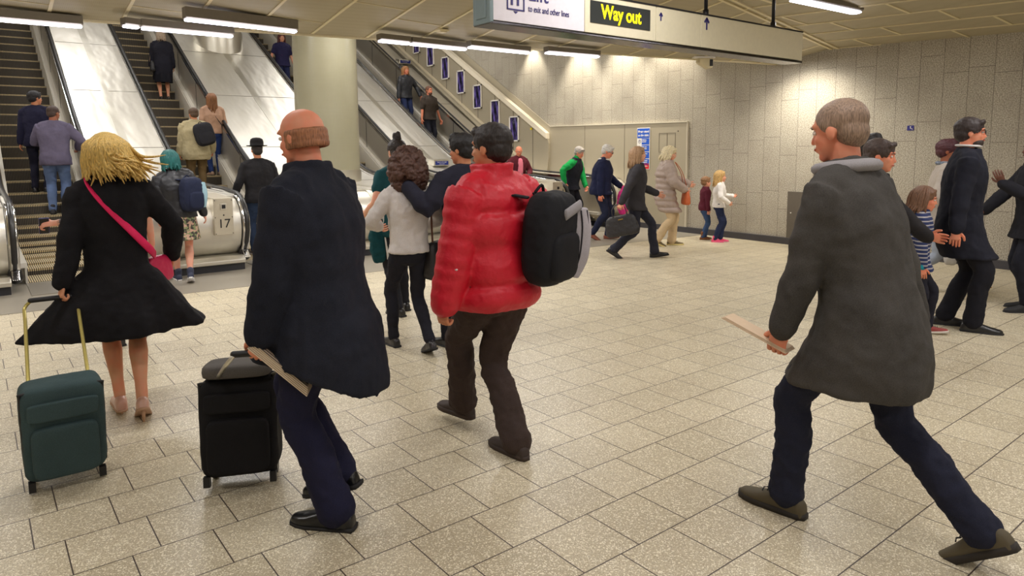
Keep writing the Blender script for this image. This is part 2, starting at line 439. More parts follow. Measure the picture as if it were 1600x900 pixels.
# shaft ceiling over the escalators
b = MB(); b.slab([(XL, 8.0, 4.4), (XR+0.5, 6.0, 4.4), (XR+0.5, 12.5, 4.4), (XR+0.5, 25.2, 11.7), (XL, 25.2, 11.7), (XL, 12.5, 4.4)], (0, 0, 0.1))
sc_ = tag(b.build('ceiling', plain((214, 206, 188), 0.7, key='shaft_ceiling')), kind='structure'); sc_.name = 'ceiling_shaft'

# ------------------------------------------------------------------ ceiling lamps
def tube_lamp(p, q, label, w=0.11, h=0.07, power=20, n=1, drop=0.0, group=None, name='ceiling_lamp', tubew=0.5):
    p, q = V(p), V(q); L = (q-p).length; yaw = math.atan2(q.y-p.y, q.x-p.x)
    t = empty(name, (p+q)/2, yaw, label, 'lamp', group)
    b = MB(); b.prism([(-w/2, h), (w/2, h), (w/2, 0.012), (w/2-0.015, 0), (-w/2+0.015, 0), (-w/2, 0.012)], -L/2, L/2)
    if drop:
        for sx in (-0.35, 0.35): b.box((sx*L, 0, h+drop/2), (0.02, 0.02, drop))
    b.build('housing', M['lamp_body'], t)
    b = MB(); b.tube([(-L/2+0.02, 0, -0.012), (L/2-0.02, 0, -0.012)], [(w*tubew, 0.014)]*2, side=(0, 1, 0), n=12); b.build('tube', M['tube'], t, smooth=True)
    a = area('lamp_light', (0, 0, -0.035), L, w, power, (0.98, 0.95, 0.9), parent=t)
    return t
tube_lamp((-0.6, 8.27, 2.9), (1.015, 8.25, 2.9), 'long tube lamp at the far left above the leftmost escalator', power=26, h=0.09)
tube_lamp((1.33, 7.95, 2.9), (1.48, 7.99, 2.9), 'very short tube lamp stub just left of the lamp over the black coat woman', power=4)
tube_lamp((1.50, 8.0, 2.9), (2.426, 8.01, 2.9), 'tube lamp hanging in front of the head of the woman in the black coat', power=20, h=0.08)
tube_lamp((1.80, 7.48, 2.94), (2.98, 7.57, 2.94), 'tube lamp with a deep housing fixed to the sloped ceiling left of the column', power=24, h=0.11)
tube_lamp((3.90, 7.39, 2.9), (4.31, 7.40, 2.9), 'short tube lamp right beside the top of the column', power=10)
tube_lamp((4.33, 7.40, 2.9), (5.15, 7.42, 2.9), 'tube lamp above the rows of framed posters', power=20)
tube_lamp((5.06, 7.22, 2.9), (6.03, 7.22, 2.9), 'tube lamp before the upper stone wall, left of the rightmost lip lamp', power=22)
tube_lamp((6.20, 7.06, 2.9), (7.10, 6.98, 2.9), 'rightmost tube lamp of the row along the ceiling edge', power=22)
tube_lamp((7.05, 4.06, 3.17), (8.35, 4.02, 3.17), 'wide bright tube lamp on the ceiling right of the hanging sign', w=0.16, power=34, h=0.1, tubew=0.42)
tl = tube_lamp((9.35, 5.9, 3.02), (10.22, 5.86, 3.0), 'tube lamp mostly hidden behind the right end of the hanging sign', power=20)
spot('lamp_light', (0.15, 0, -0.05), (0.75, -0.1, -1.5), 210, 125, 0.8, (1, 0.93, 0.8), tl)
# added unseen lamps behind and beside the camera, put in to light the hall
for (x, y) in ((-1.6, 5.2), (1.2, 4.6), (4.0, 3.2), (7.0, 1.4), (-1.0, 1.8), (2.2, 1.0), (5.4, 0.2), (7.2, -1.6), (-1.0, -1.6), (2.2, -2.2), (5.6, -2.8), (8.6, -4.2), (0.6, -5.0), (4.0, -5.8)):
    z = min(hallz(x, y), soffz(x, y) if y > ridgey(x) else 9)-0.08
    tube_lamp((x-0.65, y, z), (x+0.65, y, z), 'added tube lamp on the hall ceiling, unseen, put in to light the hall', w=0.16, power=34, h=0.09, group='added hall fill lamps')
# tubes inside the shaft
for (x, y) in ((-1.2, 11), (2.3, 11), (5.4, 10.6), (8.6, 10.4), (-1.2, 15), (2.3, 15), (5.4, 15), (8.8, 15), (2.3, 19.5), (5.4, 19.5), (8.8, 19.5), (-1.2, 19.5)):
    z = (4.4 if y < 12.5 else 4.4+(y-12.5)*0.575)-0.12
    tube_lamp((x-0.6, y, z), (x+0.6, y, z), 'tube lamp on the escalator shaft ceiling', w=0.2, power=80, h=0.08, group='shaft lamps')

def downlight(y, off, power, label):
    x = wallx(y)-off; z = (hallz(x, y) if y < ridgey(x) else soffz(x, y)) if y < lipy(x) else 4.4
    t = empty('downlight', (x, y, z-0.02), 0, label, 'lamp', 'wall downlights')
    b = MB(); b.tube([(0, 0, 0.02), (0, 0, -0.03)], [0.06, 0.06], n=20, cap='flat'); b.build('ring', M['lamp_body'], t, smooth=False)
    b = MB(); b.tube([(0, 0, -0.03), (0, 0, -0.034)], [0.045, 0.045], n=20, cap='flat'); b.build('lens', glow((255, 244, 220), 4, 'downlight_lens'), t)
    spot('lamp_light', (0, 0, -0.06), (0.35, 0, -2.2), power, 75, 0.7, (1, 0.92, 0.78), t)
for y, off, p in ((8.7, 0.45, 420), (9.9, 0.45, 420), (11.2, 0.45, 420), (12.9, 0.3, 200)):
    downlight(y, off, p, 'small round downlight washing the stone wall')

# ------------------------------------------------------------------ escalators
TN = math.tan(radians(30))
def prof(y, base, k, w=0.45):
    a = TN*y+k-base; return base+0.5*(a+sqrt(a*a+w*w))-0.0
def ribbon(mb, x0, x1, base, k, y0, y1, thick, w=0.45, n=34, dz=0.0):
    ys = [y0+(y1-y0)*i/n for i in range(n+1)] if y0 > 14 else [y0+(15.5-y0)*i/22 for i in range(23)]+[15.5+(y1-15.5)*i/8 for i in range(1, 9)]
    rings = []
    for y in ys:
        z = prof(y, base, k, w)+dz; rings.append([V((x0, y, z)), V((x1, y, z)), V((x1, y, z-thick)), V((x0, y, z-thick))])
    mb.rings(rings)
YT = 24.0
STEP = None
def make_step():
    b = MB(); W = 1.02
    b.box((0, 0.2, -0.015), (W, 0.4, 0.03)); tr = b
    t = b.build('step', M['tread'])
    r = MB(); r.box((0, 0.012, -0.13), (W, 0.02, 0.2)); rr = r.build('riser', M['riser'], t)
    return t, rr
def escalator(x0, name_label, floor_plate=True):
    x1 = x0+(1.36 if x0 > 8 else 1.4); xc = (x0+x1)/2
    t = empty('escalator', (xc, 10.93, 0), 0, name_label, 'escalator', 'escalators')
    off = lambda o: (setattr(o, 'location', (-xc, -10.93, 0)), o)[1]
    global STEP
    y = 10.93; i = 0
    while y < YT-0.6:
        if STEP is None: s, r = make_step(); STEP = (s, r)
        else:
            s = STEP[0].copy(); r = STEP[1].copy(); COL.objects.link(s); COL.objects.link(r); r.parent = s
        s.parent = t; s.location = (0, y-10.93, max(0.012, prof(y, 0.0, -7.62, 0.9)-0.04)); y += 0.4; i += 1
    b = MB()                                           # skirts beside the steps
    for a, c in ((x0+0.165, x0+0.19), (x1-0.19, x1-0.165)): ribbon(b, a, c, 0.24, -7.27, 10.3, YT, 0.6)
    off(b.build('skirt', M['skirt'], t, sharp=40))
    b = MB()
    for a, c in ((x0+0.10, x0+0.18), (x1-0.18, x1-0.10)): ribbon(b, a, c, 0.28, -7.23, 10.0, YT, 0.06)
    off(b.build('skirt_ledge', M['skirt'], t, sharp=40))
    b = MB()                                           # steel balustrade panels
    for a, c in ((x0+0.075, x0+0.10), (x1-0.10, x1-0.075)): ribbon(b, a, c, 0.96, -6.57, 10.0, YT, 0.80)
    bp = b; b = MB(); y = 12.4
    while y < YT-1:
        for xx in (x0+0.103, x1-0.103):
            z = prof(y, 0.96, -6.57); b.box((xx, y, z-0.4), (0.006, 0.012, 0.76))
        y += 1.5
    off(bp.build('balustrade_panel', M['steel_dark'], t, sharp=40, extra=[(b, M['black'])]))
    for s, (a, c) in ((-1, (x0, x0+0.10)), (1, (x1-0.10, x1))):
        b = MB(); ribbon(b, a, c, 1.0, -6.53, 10.0, YT, 0.05); off(b.build('handrail_guide', M['chrome'], t, sharp=40))
        b = MB(); hx = (a+c)/2                          # rubber handrail sweeping round the newel
        pts = [(hx, 9.90, 0.20), (hx, 9.80, 0.26), (hx, 9.70, 0.38), (hx, 9.63, 0.55), (hx, 9.64, 0.73), (hx, 9.72, 0.89), (hx, 9.87, 1.0), (hx, 10.05, 1.045), (hx, 10.3, 1.06)]
        yy = 10.6
        while yy < YT: pts.append((hx, yy, prof(yy, 1.05, -6.48))); yy += 0.3 if yy < 15 else 1.0
        b.tube(pts, [(0.031, 0.02)]*len(pts), side=(1, 0, 0), n=12); off(b.build('handrail', M['rubber'], t, smooth=True))
        b = MB(); pt2 = [(p[0], p[1]+0.035*(1 if i < 6 else 0), p[2]-0.035) for i, p in enumerate(pts[:12])]
        b.tube([V(p) for p in pt2], [(0.052, 0.02)]*len(pt2), side=(1, 0, 0), n=12); off(b.build('handrail_track', M['chrome'], t, smooth=True))
        b = MB(); poly = [(9.66, 0.16), (10.4, 0.16), (10.4, 1.0), (10.1, 1.02), (9.9, 0.97), (9.78, 0.88), (9.70, 0.74), (9.69, 0.55), (9.74, 0.4), (9.82, 0.28)]
        b.prism(poly, a+0.012, c-0.012); off(b.build('newel', M['chrome'], t, bevel=0.006))
        b = MB(); b.tube([(hx, 9.86, 0.17), (hx, 9.86, 0.22)], [(0.085, 0.12), (0.075, 0.10)], side=(1, 0, 0), n=20); off(b.build('rubber_boot', M['rubber'], t, smooth=True))
    b = MB(); b.box((xc, 10.62, 0.008), (1.04, 0.6, 0.02)); off(b.build('comb_plate', M['tread'], t))
    b = MB(); b.box((xc, 9.85, 0.006), (1.06, 0.94, 0.014)); off(b.build('floor_plate', M['steel_dark'], t))
    return t
ESC = (0.28, 2.93, 6.42, 9.00)
for x0, lb in zip(ESC, ('leftmost escalator, with the man in the grey-violet jacket riding it',
                        'escalator right of the number 17 newel, carrying the woman in the black coat',
                        'escalator partly behind the column, with the woman in the pink t-shirt',
                        'rightmost escalator with two men in dark tops riding down')):
    escalator(x0, lb)

def deck(x0, x1, label, number=None, end=True, strip_at=0.5):
    t = empty('escalator_deck', ((x0+x1)/2, 9.7, 0), 0, label, 'deck', 'steel decks between the escalators')
    ox = (x0+x1)/2
    def off(o): o.location = (-ox, -9.7, 0); return o
    b = MB(); ribbon(b, x0+0.006, x1-0.006, 0.975, -6.555, 10.0, YT, 0.5); dp = b
    w = x1-x0
    if w > 0.8:
        b = MB(); xs = x0+w*strip_at; ribbon(b, xs-0.07, xs+0.07, 0.975, -6.555, 10.4, YT, 0.02, dz=0.006); off(b.build('cover_strip', M['steel'], t, sharp=40))
    b = MB(); y = 12.1
    while y < YT-0.6:
        z = prof(y, 0.975, -6.555); a = math.atan(TN) if y > 13.8 else 0.25
        b.box((ox, y, z+0.001), (w-0.05, 0.012, 0.008), None); y += 2.1
    off(dp.build('deck_panel', M['deck'], t, sharp=40, extra=[(b, M['seam'])]))
    if end:
        b = MB(); poly = [(10.6, 0.17), (10.6, 1.0), (10.1, 1.0), (9.92, 0.96), (9.79, 0.87), (9.71, 0.74), (9.69, 0.58), (9.72, 0.44), (9.79, 0.32), (9.90, 0.23), (10.0, 0.17)]
        fine = []
        for i in range(1, len(poly)-1): fine.append(poly[i])
        b.prism(poly, x0+0.01, x1-0.01); off(b.build('newel_housing', M['deck'], t, sharp=35))
        b = MB()
        poly2 = [(y-0.018 if y < 10.5 else y, z+0.012) for y, z in poly]
        for xx in (x0+w*0.30,): b.prism(poly2, xx, xx+0.07)
        off(b.build('housing_band', M['steel'], t, sharp=35))
        b = MB(); b.prism([(9.60, 0.1), (9.60, 0.155), (9.68, 0.2), (10.6, 0.2), (10.6, 0.1)], x0-0.03, x1+0.0); off(b.build('plinth', M['steel'], t, bevel=0.01))
        b = MB(); b.box((ox, 10.13, 0.05), (w-0.02, 1.0, 0.1)); off(b.build('plinth_base', M['plinth_black'], t))
    if number:
        px0, px1 = x1-0.385, x1-0.135
        b = MB(); b.prism([(9.62, 0.50), (9.62, 1.0), (10.45, 1.03), (10.45, 0.9), (9.8, 0.5)], px0-0.0, px1)
        pl = off(b.build('number_plate', plain((206, 198, 180), 0.4, metal=0.6, key='plate_steel'), t, bevel=0.006))
        text_mesh(number, 0.17, M['black'], 'number', pl, ((px0+px1)/2+0.0, 9.617, 0.60), align='CENTER')
        for c in list(pl.children): pass
        b = MB(); b.box(((px0+px1)/2+0.0, 9.615, 0.885), (0.085, 0.014, 0.085)); b.build('key_switch', M['steel'], pl, bevel=0.004)
        b = MB(); b.box(((px0+px1)/2+0.0, 9.607, 0.885), (0.045, 0.01, 0.05)); b.build('switch_slot', M['black'], pl)
        for xx, zz, rr in [(xx, zz, 0.007) for zz in (0.52, 0.74, 0.97) for xx in (px0+0.015, px1-0.015)]+[((px0+px1)/2, 0.77, 0.011)]:
            b = MB(); b.ell((xx, 9.618, zz), (rr, 0.004, rr), n=8); b.build('screw', M['black'], pl)
    return t
deck(-0.97, 0.28, 'steel deck and newel at the far left picture edge')
deck(1.68, 2.93, 'wide steel deck ending in the newel marked 17', number='17')
deck(4.33, 6.42, 'widest steel deck, carrying the two round columns', number='18')
deck(7.82, 9.00, 'steel deck ending in the newel marked 19', number='19')
deck(10.36, 10.80, 'narrow steel deck under the row of framed posters')
def deck_sign(x, y, label):
    z = prof(y, 0.975, -6.555); t = empty('stand_right_sign', (x, y, z-0.01), 0, label, 'sign', 'small signs on the decks')
    b = MB(); b.prism([(-0.12, 0), (-0.12, 0.10), (-0.08, 0.14), (0.12, 0.16), (0.16, 0.0)], -0.2, 0.2); b.build('wedge', M['steel'], t, bevel=0.01)
    b = MB(); b.box((0, -0.123, 0.066), (0.34, 0.006, 0.085)); b.build('blue_plate', plain((24, 44, 130), 0.4, key='blue_enamel'), t)
    text_mesh('Stand on the right', 0.034, M['white'], 'lettering', t, (0, -0.1265, 0.075), align='CENTER')
    text_mesh('of the escalator', 0.022, M['white'], 'lettering', t, (0, -0.1265, 0.042), align='CENTER')
deck_sign(8.42, 13.25, 'small blue sign block low on the deck behind the dark-haired man')
deck_sign(10.62, 18.6, 'small blue sign block high on the narrow deck by the posters')

def column(x, y, zb, label):
    t = empty('column', (x, y, zb), 0, label, 'column', 'round mosaic columns')
    b = MB(); N = 64; R = 0.575
    b.rings([[V((R*cos(2*pi*k/N), R*sin(2*pi*k/N), z)) for k in range(N)] for z in (0.28-0.0, 8.0-zb*0.4)])
    b.build('shaft', M['column'], t, sharp=40)
    b = MB(); b.rings([[V((r*cos(2*pi*k/N), r*sin(2*pi*k/N), z)) for k in range(N)] for r, z in ((R+0.02, -0.5), (R+0.02, 0.285), (R, 0.285))])
    b.build('steel_collar', M['steel'], t, sharp=40)
column(5.37, 12.3, 0.98, 'front round tiled column with a steel collar, centre left')
c2 = column(5.37, 19.0, 4.4, 'rear round column on the deck left of the woman in pink')

# poster wall rising with the escalator
px = 10.82
pw = empty('poster_wall', (px, 12, 0), 0, 'beige panelled side wall sloping up along the rightmost escalator', 'wall panel')
def pwo(o): o.location = (-px, -12, 0); return o
b = MB(); lo = lambda y: TN*y-6.3; hi = lambda y: TN*y-5.17
b.slab([(px, 13.0, TN*13-6.5), (px, YT, lo(YT)-.1), (px, YT, hi(YT)), (px, 12.3, hi(12.3)), (px, 12.24, 1.75), (px, 12.24, 1.4), (px, 12.3, 1.0), (px, 12.3, 0.5), (px, 12.6, 0.5)], (0.2, 0, 0))
pwb = b
b = MB(); b.slab([(px-0.05, 12.27, hi(12.27)-0.06), (px-0.05, YT, hi(YT)-0.06), (px-0.05, YT, hi(YT)+0.07), (px-0.05, 12.27, hi(12.27)+0.07)], (0.13, 0, 0)); pwo(b.build('top_rail', plain((232, 222, 200), 0.4, key='cream_rail'), pw))
b = MB(); b.slab([(px-0.04, 13.2, lo(13.2)), (px-0.04, YT, lo(YT)), (px-0.04, YT, lo(YT)+0.06), (px-0.04, 13.2, lo(13.2)+0.06)], (0.05, 0, 0)); pwo(b.build('bottom_rail', plain((206, 194, 166), 0.4, key='tan_rail'), pw))
b = MB(); y = 12.8
while y < 22: b.box((px-0.004, y, (lo(y)+hi(y))/2), (0.012, 0.012, hi(y)-lo(y)-0.1)); y += 0.75
pwo(pwb.build('panel', M['beige_panel'], pw, extra=[(b, M['seam'])]))
b = MB(); b.box((px-0.012, 12.85, 2.10), (0.02, 0.05, 0.05)); pwo(b.build('yellow_sticker', plain((236, 214, 20), 0.5, key='yellow_sticker'), pw))
def poster_mat():
    m, nt, bs = new_mat('poster_screen'); t = NT(nt)
    tc = t.n('ShaderNodeTexCoord').outputs['Object']
    mp = t.n('ShaderNodeMapping'); mp.inputs['Scale'].default_value = (1, 9, 1.6); t.l(tc, mp.inputs[0])
    n = t.noise(mp.outputs[0], 2.5, 2)
    c = t.mix(t.step(n, 0.45, 0.7), lin((20, 19, 34)), lin((112, 96, 170)))
    t.l(c, bs.inputs['Base Color']); t.l(c, bs.inputs['Emission Color']); bs.inputs['Emission Strength'].default_value = 0.2
    bs.inputs['Roughness'].default_value = 0.2
    return m
pm = poster_mat()
names = ('lowest framed poster, nearest the bald man in the pink shirt', 'second lowest framed poster on the sloping wall', 'third framed poster counting up the sloping wall', 'fourth framed poster counting up the sloping wall', 'fifth framed poster up the slope, near the tube lamp', 'sixth framed poster, half hidden by the tube lamp', 'highest visible framed poster at the ceiling edge', 'poster frame above the ceiling edge')
for i in range(7):
    y = 13.5+0.77*i; z = 2.10+0.4435*i
    t = empty('framed_poster', (px-0.008, y, z-0.29), 0, names[i], 'poster', 'framed posters on the sloping wall')
    b = MB()
    for (cy_, cz_, sy_, sz_) in ((0, 0.015, 0.37, 0.03), (0, 0.605, 0.37, 0.03), (-0.17, 0.31, 0.03, 0.62), (0.17, 0.31, 0.03, 0.62)): b.box((-0.012, cy_, cz_), (0.03, sy_, sz_))
    b.build('frame', M['white'], t)
    b = MB(); b.box((-0.003, 0, 0.31), (0.012, 0.32, 0.58)); b.build('picture', pm, t)
# strip of metal between poster wall and stone wall, and the flat panel at its foot
mp_ = empty('wall_panel', (wallx(8.25), 8.25, 0.1), WALL_ROT, 'beige metal wall panel with a hatch and the blue notice, behind the walking women', 'wall panel')
b = MB(); hs = lambda y: TN*y-6.33+1.43
b.slab([(-0.035, 0, 0), (-0.035, 3.98, 0), (-0.035, 3.98+11, 2.03+11*TN-1.2), (-0.035, 3.98+11, 2.03+11*TN), (-0.035, 3.98, 2.03), (-0.035, 0, 1.99)], (0.03, 0, 0))
b.build('panel', M['beige_panel'], mp_, bevel=0.004)
b = MB(); b.slab([(-0.05, -0.02, 1.99), (-0.05, 3.99, 2.03), (-0.05, 3.99, 2.05), (-0.05, -0.02, 2.01)], (0.05, 0, 0)); b.box((-0.02, -0.012, 1.0), (0.05, 0.02, 2.0)); b.build('edge_trim', plain((208, 200, 180), 0.4, key='edge_trim'), mp_)
b = MB()
for (a, c, d, e) in ((0.27, 1.43, 0.40, 0.008), (0.27, 1.80, 0.40, 0.008)): b.box((-0.038, a+0.2, c), (0.006, d, e))
for yy in (0.27, 0.47, 0.67): b.box((-0.038, yy, 1.615), (0.006, 0.007, 0.37))
b.box((-0.038, 1.6, 1.0), (0.006, 0.006, 2.0)); b.box((-0.038, 2.8, 1.0), (0.006, 0.006, 2.0))
b.build('hatch_outline', M['seam'], mp_)
b = MB(); b.ell((-0.042, 0.44, 1.50), (0.006, 0.012, 0.012), n=10); b.ell((-0.042, 0.50, 1.50), (0.006, 0.012, 0.012), n=10); b.ell((-0.042, 0.2, 1.83), (0.006, 0.012, 0.012), n=10); b.build('hatch_lock', M['black'], mp_)
# safety notice
nb = empty('safety_notice', (wallx(9.32)-0.045, 9.32, 1.19), WALL_ROT, 'tall blue, white and red notice reading please stand on the right', 'sign')
BL = plain((38, 92, 200), 0.4, key='notice_blue'); RD = plain((222, 40, 48), 0.4, key='notice_red')
b = MB(); b.box((0, 0, 0.415), (0.008, 0.34, 0.83)); b.build('backing', M['white'], nb)
b = MB(); b.box((-0.004, 0, 0.72), (0.006, 0.32, 0.19))
for i in range(4): b.box((-0.004, -0.058, 0.555-0.137*i), (0.006, 0.2, 0.122))
b.build('blue_field', BL, nb)
b = MB(); b.box((-0.004, -0.058, 0.065), (0.006, 0.2, 0.11)); b.build('red_field', RD, nb)
RX = (pi/2, 0, -pi/2)
text_mesh('Please stand', 0.058, M['white'], 'lettering', nb, (-0.008, 0.14, 0.735), RX, 0.002)
text_mesh('on the right', 0.058, M['white'], 'lettering', nb, (-0.008, 0.14, 0.66), RX, 0.002)
for i, tx in enumerate(('Hold the\nhandrail', 'Take care\nwith bags', 'Keep clear\nof edges', 'Dogs must\nbe carried')):
    text_mesh(tx, 0.034, M['white'], 'lettering', nb, (-0.008, 0.035, 0.575-0.137*i), RX, 0.001)
text_mesh('No smoking', 0.031, M['white'], 'lettering', nb, (-0.008, 0.035, 0.055), RX, 0.001)
for i in range(5):
    b = MB(); zc = 0.555-0.123*i if i < 4 else 0.065
    N = 20; rr = [[V((-0.006, 0.1+r*cos(2*pi*k/N), zc+r*sin(2*pi*k/N))) for k in range(N)] for r in (0.036, 0.028)]
    b.rings(rr, cap=False); b.ell((-0.006, 0.1, zc+0.008), (0.002, 0.008, 0.018), n=8); b.build('pictogram', RD if i == 4 else M['navy'], nb)
# dark utility panel at the wall foot and tiny access sticker
up_ = empty('utility_panel', (wallx(5.6)-0.02, 5.6, 0.11), WALL_ROT, 'grey-brown low utility panel on the stone wall, behind the man in the long grey coat', 'wall panel')
b = MB(); b.box((0, 0, 0.385), (0.03, 1.1, 0.77)); b.build('door_panel', plain((92, 84, 74), 0.6, key='utility_panel_paint'), up_, bevel=0.004)
b = MB(); b.ell((-0.018, 0.48, 0.42), (0.006, 0.01, 0.01), n=8); b.build('lock', M['white'], up_)
st = empty('access_sticker', (wallx(4.31)-0.004, 4.31, 1.83), WALL_ROT, 'tiny blue square sticker on the stone wall above the maroon-haired woman', 'sticker')
b = MB(); b.box((0, 0, 0.035), (0.005, 0.09, 0.07)); b.build('square', plain((40, 36, 120), 0.5, key='sticker_blue'), st)
b = MB(); b.ell((-0.003, 0.0, 0.05), (0.002, 0.008, 0.008), n=8); b.tube([(-0.003, 0.0, 0.043), (-0.003, 0.002, 0.028), (-0.003, -0.022, 0.026), (-0.003, -0.026, 0.014)], [0.004]*4, n=6); b.build('figure', M['white'], st)
# rounded end of the poster wall, seen as a dark edge
# ------------------------------------------------------------------ hanging sign
sg = empty('hanging_sign', (4.97, 3.95, 2.5), 0, 'long white hanging direction sign with a yellow Way out box', 'sign')
X0, X1, ZT = 2.94-4.97, 7.03-4.97, 0.30
cream = plain((222, 213, 184), 0.4, key='sign_cream'); vio = plain((228, 222, 228), 0.35, key='sign_violet_white')  # vio: even pale violet-white of the leftmost face panel
b = MB(); b.box(((X0+X1)/2, 0.09, ZT/2+0.005), (X1-X0-0.02, 0.17, ZT-0.02)); b.build('core', M['lamp_body'], sg)
for a, c, mt in ((X0+0.03, 3.85-4.97, vio), (3.855-4.97, 4.69-4.97, cream), (4.695-4.97, 5.30-4.97, cream), (5.305-4.97, X1, cream)):
    b = MB(); b.box(((a+c)/2, -0.005, ZT/2+0.01), (c-a, 0.02, ZT-0.012)); b.build('face_panel', mt, sg, bevel=0.003)
b = MB(); b.box(((X0+X1)/2, 0.08, -0.002), (X1-X0, 0.2, 0.018)); b.build('bottom_rail', steel((90, 88, 90), 0.2, 'dark_gloss_rail', 0.02), sg, bevel=0.004)
b = MB(); b.box(((X0+X1)/2, 0.08, ZT+0.008), (X1-X0, 0.2, 0.014)); b.build('top_rail', M['black'], sg)
b = MB(); b.box((X0+0.012, 0.08, ZT/2+0.004), (0.035, 0.2, ZT+0.02)); b.box((X0-0.006, 0.08, ZT/2), (0.012, 0.12, ZT-0.06)); b.build('end_cap', plain((122, 138, 140), 0.45, metal=0.3, key='sign_end_grey'), sg, bevel=0.008)
wb = MB(); wb.box((4.262-4.97, -0.017, 0.178), (0.70, 0.006, 0.168)); wo = wb.build('way_out_box', plain((36, 40, 38), 0.35, key='way_out_black'), sg)
text_mesh('Way out', 0.152, glow((250, 236, 10), 0.8, 'way_out_yellow'), 'lettering', wo, (4.262-4.97, -0.0215, 0.137), offset=0.0035, align='CENTER', sx=0.86)
text_mesh('to exit and other lines', 0.062, M['navy'], 'lettering', sg, (3.285-4.97, -0.017, 0.107), sx=0.72, offset=0.0003)
text_mesh('Lift', 0.15, M['navy'], 'lettering', sg, (3.285-4.97, -0.017, 0.185), offset=0.0012)
def arrow(mb, x, z, h, w=0.011, rot=0.0):
    Rm = Matrix.Translation((x, -0.018, z)) @ Matrix.Rotation(rot, 4, 'Y')
    mb.box((0, 0, h*0.45), (w, 0.004, h*0.9), Rm)
    for s in (-1, 1): mb.box((0, 0, -h*0.22), (w, 0.004, h*0.5), Rm @ Matrix.Translation((0, 0, h*0.97)) @ Matrix.Rotation(s*0.7, 4, 'Y'))
b = MB(); arrow(b, 4.75-4.97, 0.19, 0.065, 0.012); arrow(b, 5.385-4.97, 0.175, 0.105, 0.017); arrow(b, 3.04-4.97, 0.21, 0.10, 0.018, -pi/2); b.build('arrow', M['navy'], sg)
b = MB()
for (cx_, cz_, sx_, sz_) in ((3.17, 0.105, 0.16, 0.010), (3.095, 0.19, 0.010, 0.17), (3.245, 0.19, 0.010, 0.17), (3.17, 0.275, 0.16, 0.010)): b.box((cx_-4.97, -0.017, cz_), (sx_, 0.004, sz_))
for dx in (-0.035, 0.02):
    b.box((3.17+dx-4.97, -0.017, 0.165), (0.018, 0.004, 0.06)); b.box((3.17+dx-4.97, -0.017, 0.21), (0.034, 0.004, 0.06)); b.ell((3.17+dx-4.97, -0.017, 0.252), (0.011, 0.003, 0.011), n=10)
b.slab([(3.15-4.97, -0.015, 0.094), (3.19-4.97, -0.015, 0.094), (3.17-4.97, -0.015, 0.078)], (0, -0.004, 0))
b.build('lift_pictogram', M['navy'], sg)
for xx in (3.6, 5.50, 6.62):
    b = MB(); zt = hallz(xx, 4.03)-2.5; b.tube([(xx-4.97, 0.08, ZT), (xx-4.97, 0.08, zt)], [0.017, 0.017], n=12, cap='flat'); b.tube([(xx-4.97, 0.08, ZT), (xx-4.97, 0.08, ZT+0.08)], [0.026, 0.026], n=12, cap='flat'); b.build('rod', M['black'], sg, smooth=True)
# security camera, smoke detector
cm = empty('security_camera', (9.05, lipy(9.05)-0.12, soffz(9.05, lipy(9.05)-0.12)), -0.5, 'cream security camera under the ceiling edge below the sign', 'camera')
b = MB(); b.prism([(-0.05, 0.0), (0.05, 0.0), (0.05, -0.03), (-0.05, -0.03)], -0.17, 0.17); b.build('bracket', M['white'], cm, bevel=0.006)
b = MB(); b.slab([(-0.1, -0.06, -0.03), (0.14, -0.06, -0.03), (0.13, -0.06, -0.17), (0.06, -0.06, -0.19), (-0.1, -0.06, -0.10)], (0, 0.12, 0)); b.build('body', plain((216, 204, 168), 0.4, key='camera_cream'), cm, bevel=0.012)
b = MB(); b.box((0.10, -0.062, -0.10), (0.05, 0.006, 0.10)); b.build('lens_window', M['black'], cm)
dt = empty('smoke_detector', (4.63, 7.17, soffz(4.63, 7.17)), 0, 'small square cream detector on the sloped ceiling', 'detector')
b = MB(); b.box((0, 0, -0.012), (0.14, 0.14, 0.024)); b.box((0, 0, -0.028), (0.1, 0.1, 0.02)); b.build('base', M['ceil_strip'], dt, bevel=0.008)
# ------------------------------------------------------------------ people
SK_PALE, SK_TAN, SK_RED, SK_BROWN, SK_DARK = (226, 172, 142), (206, 146, 108), (222, 148, 116), (158, 104, 76), (104, 68, 52)
def ik(a, b, l1, l2, pole):
    a, b = V(a), V(b); d = b-a; L = min(d.length, (l1+l2)*0.999); dn = d.normalized() if d.length > 1e-6 else V((0, 0, -1))
    b = a+dn*L; x = (l1*l1-l2*l2+L*L)/(2*L); h = sqrt(max(l1*l1-x*x, 0)); p = V(pole)-dn*V(pole).dot(dn)
    if p.length < 1e-4: p = V((0, 1, 0))
    return a+dn*x+p.normalized()*h, b
def Rx(a): return Matrix.Rotation(a, 4, 'X')
def Ry(a): return Matrix.Rotation(a, 4, 'Y')
def Rz(a): return Matrix.Rotation(a, 4, 'Z')
def lerp(a, b, t): return a+(b-a)*t
TORSO = [(1.515, 0.062, 0.062), (1.475, 0.078, 0.07), (1.445, 0.125, 0.085), (1.41, 0.175, 0.10), (1.36, 0.192, 0.115), (1.28, 0.188, 0.125), (1.18, 0.172, 0.122), (1.08, 0.158, 0.115), (1.00, 0.162, 0.12), (0.93, 0.175, 0.13), (0.86, 0.182, 0.135), (0.80, 0.18, 0.135)]
def torso_r(z):
    for i in range(len(TORSO)-1):
        if TORSO[i][0] >= z >= TORSO[i+1][0]:
            t = (TORSO[i][0]-z)/(TORSO[i][0]-TORSO[i+1][0]); return (lerp(TORSO[i][1], TORSO[i+1][1], t), lerp(TORSO[i][2], TORSO[i+1][2], t))
    return TORSO[0][1:] if z > TORSO[0][0] else TORSO[-1][1:]
def soft_box(c, r, p=0.45, n=24, mat=None):
    b = MB(); b.ell(c, r, mat, n=n, p=p); return b

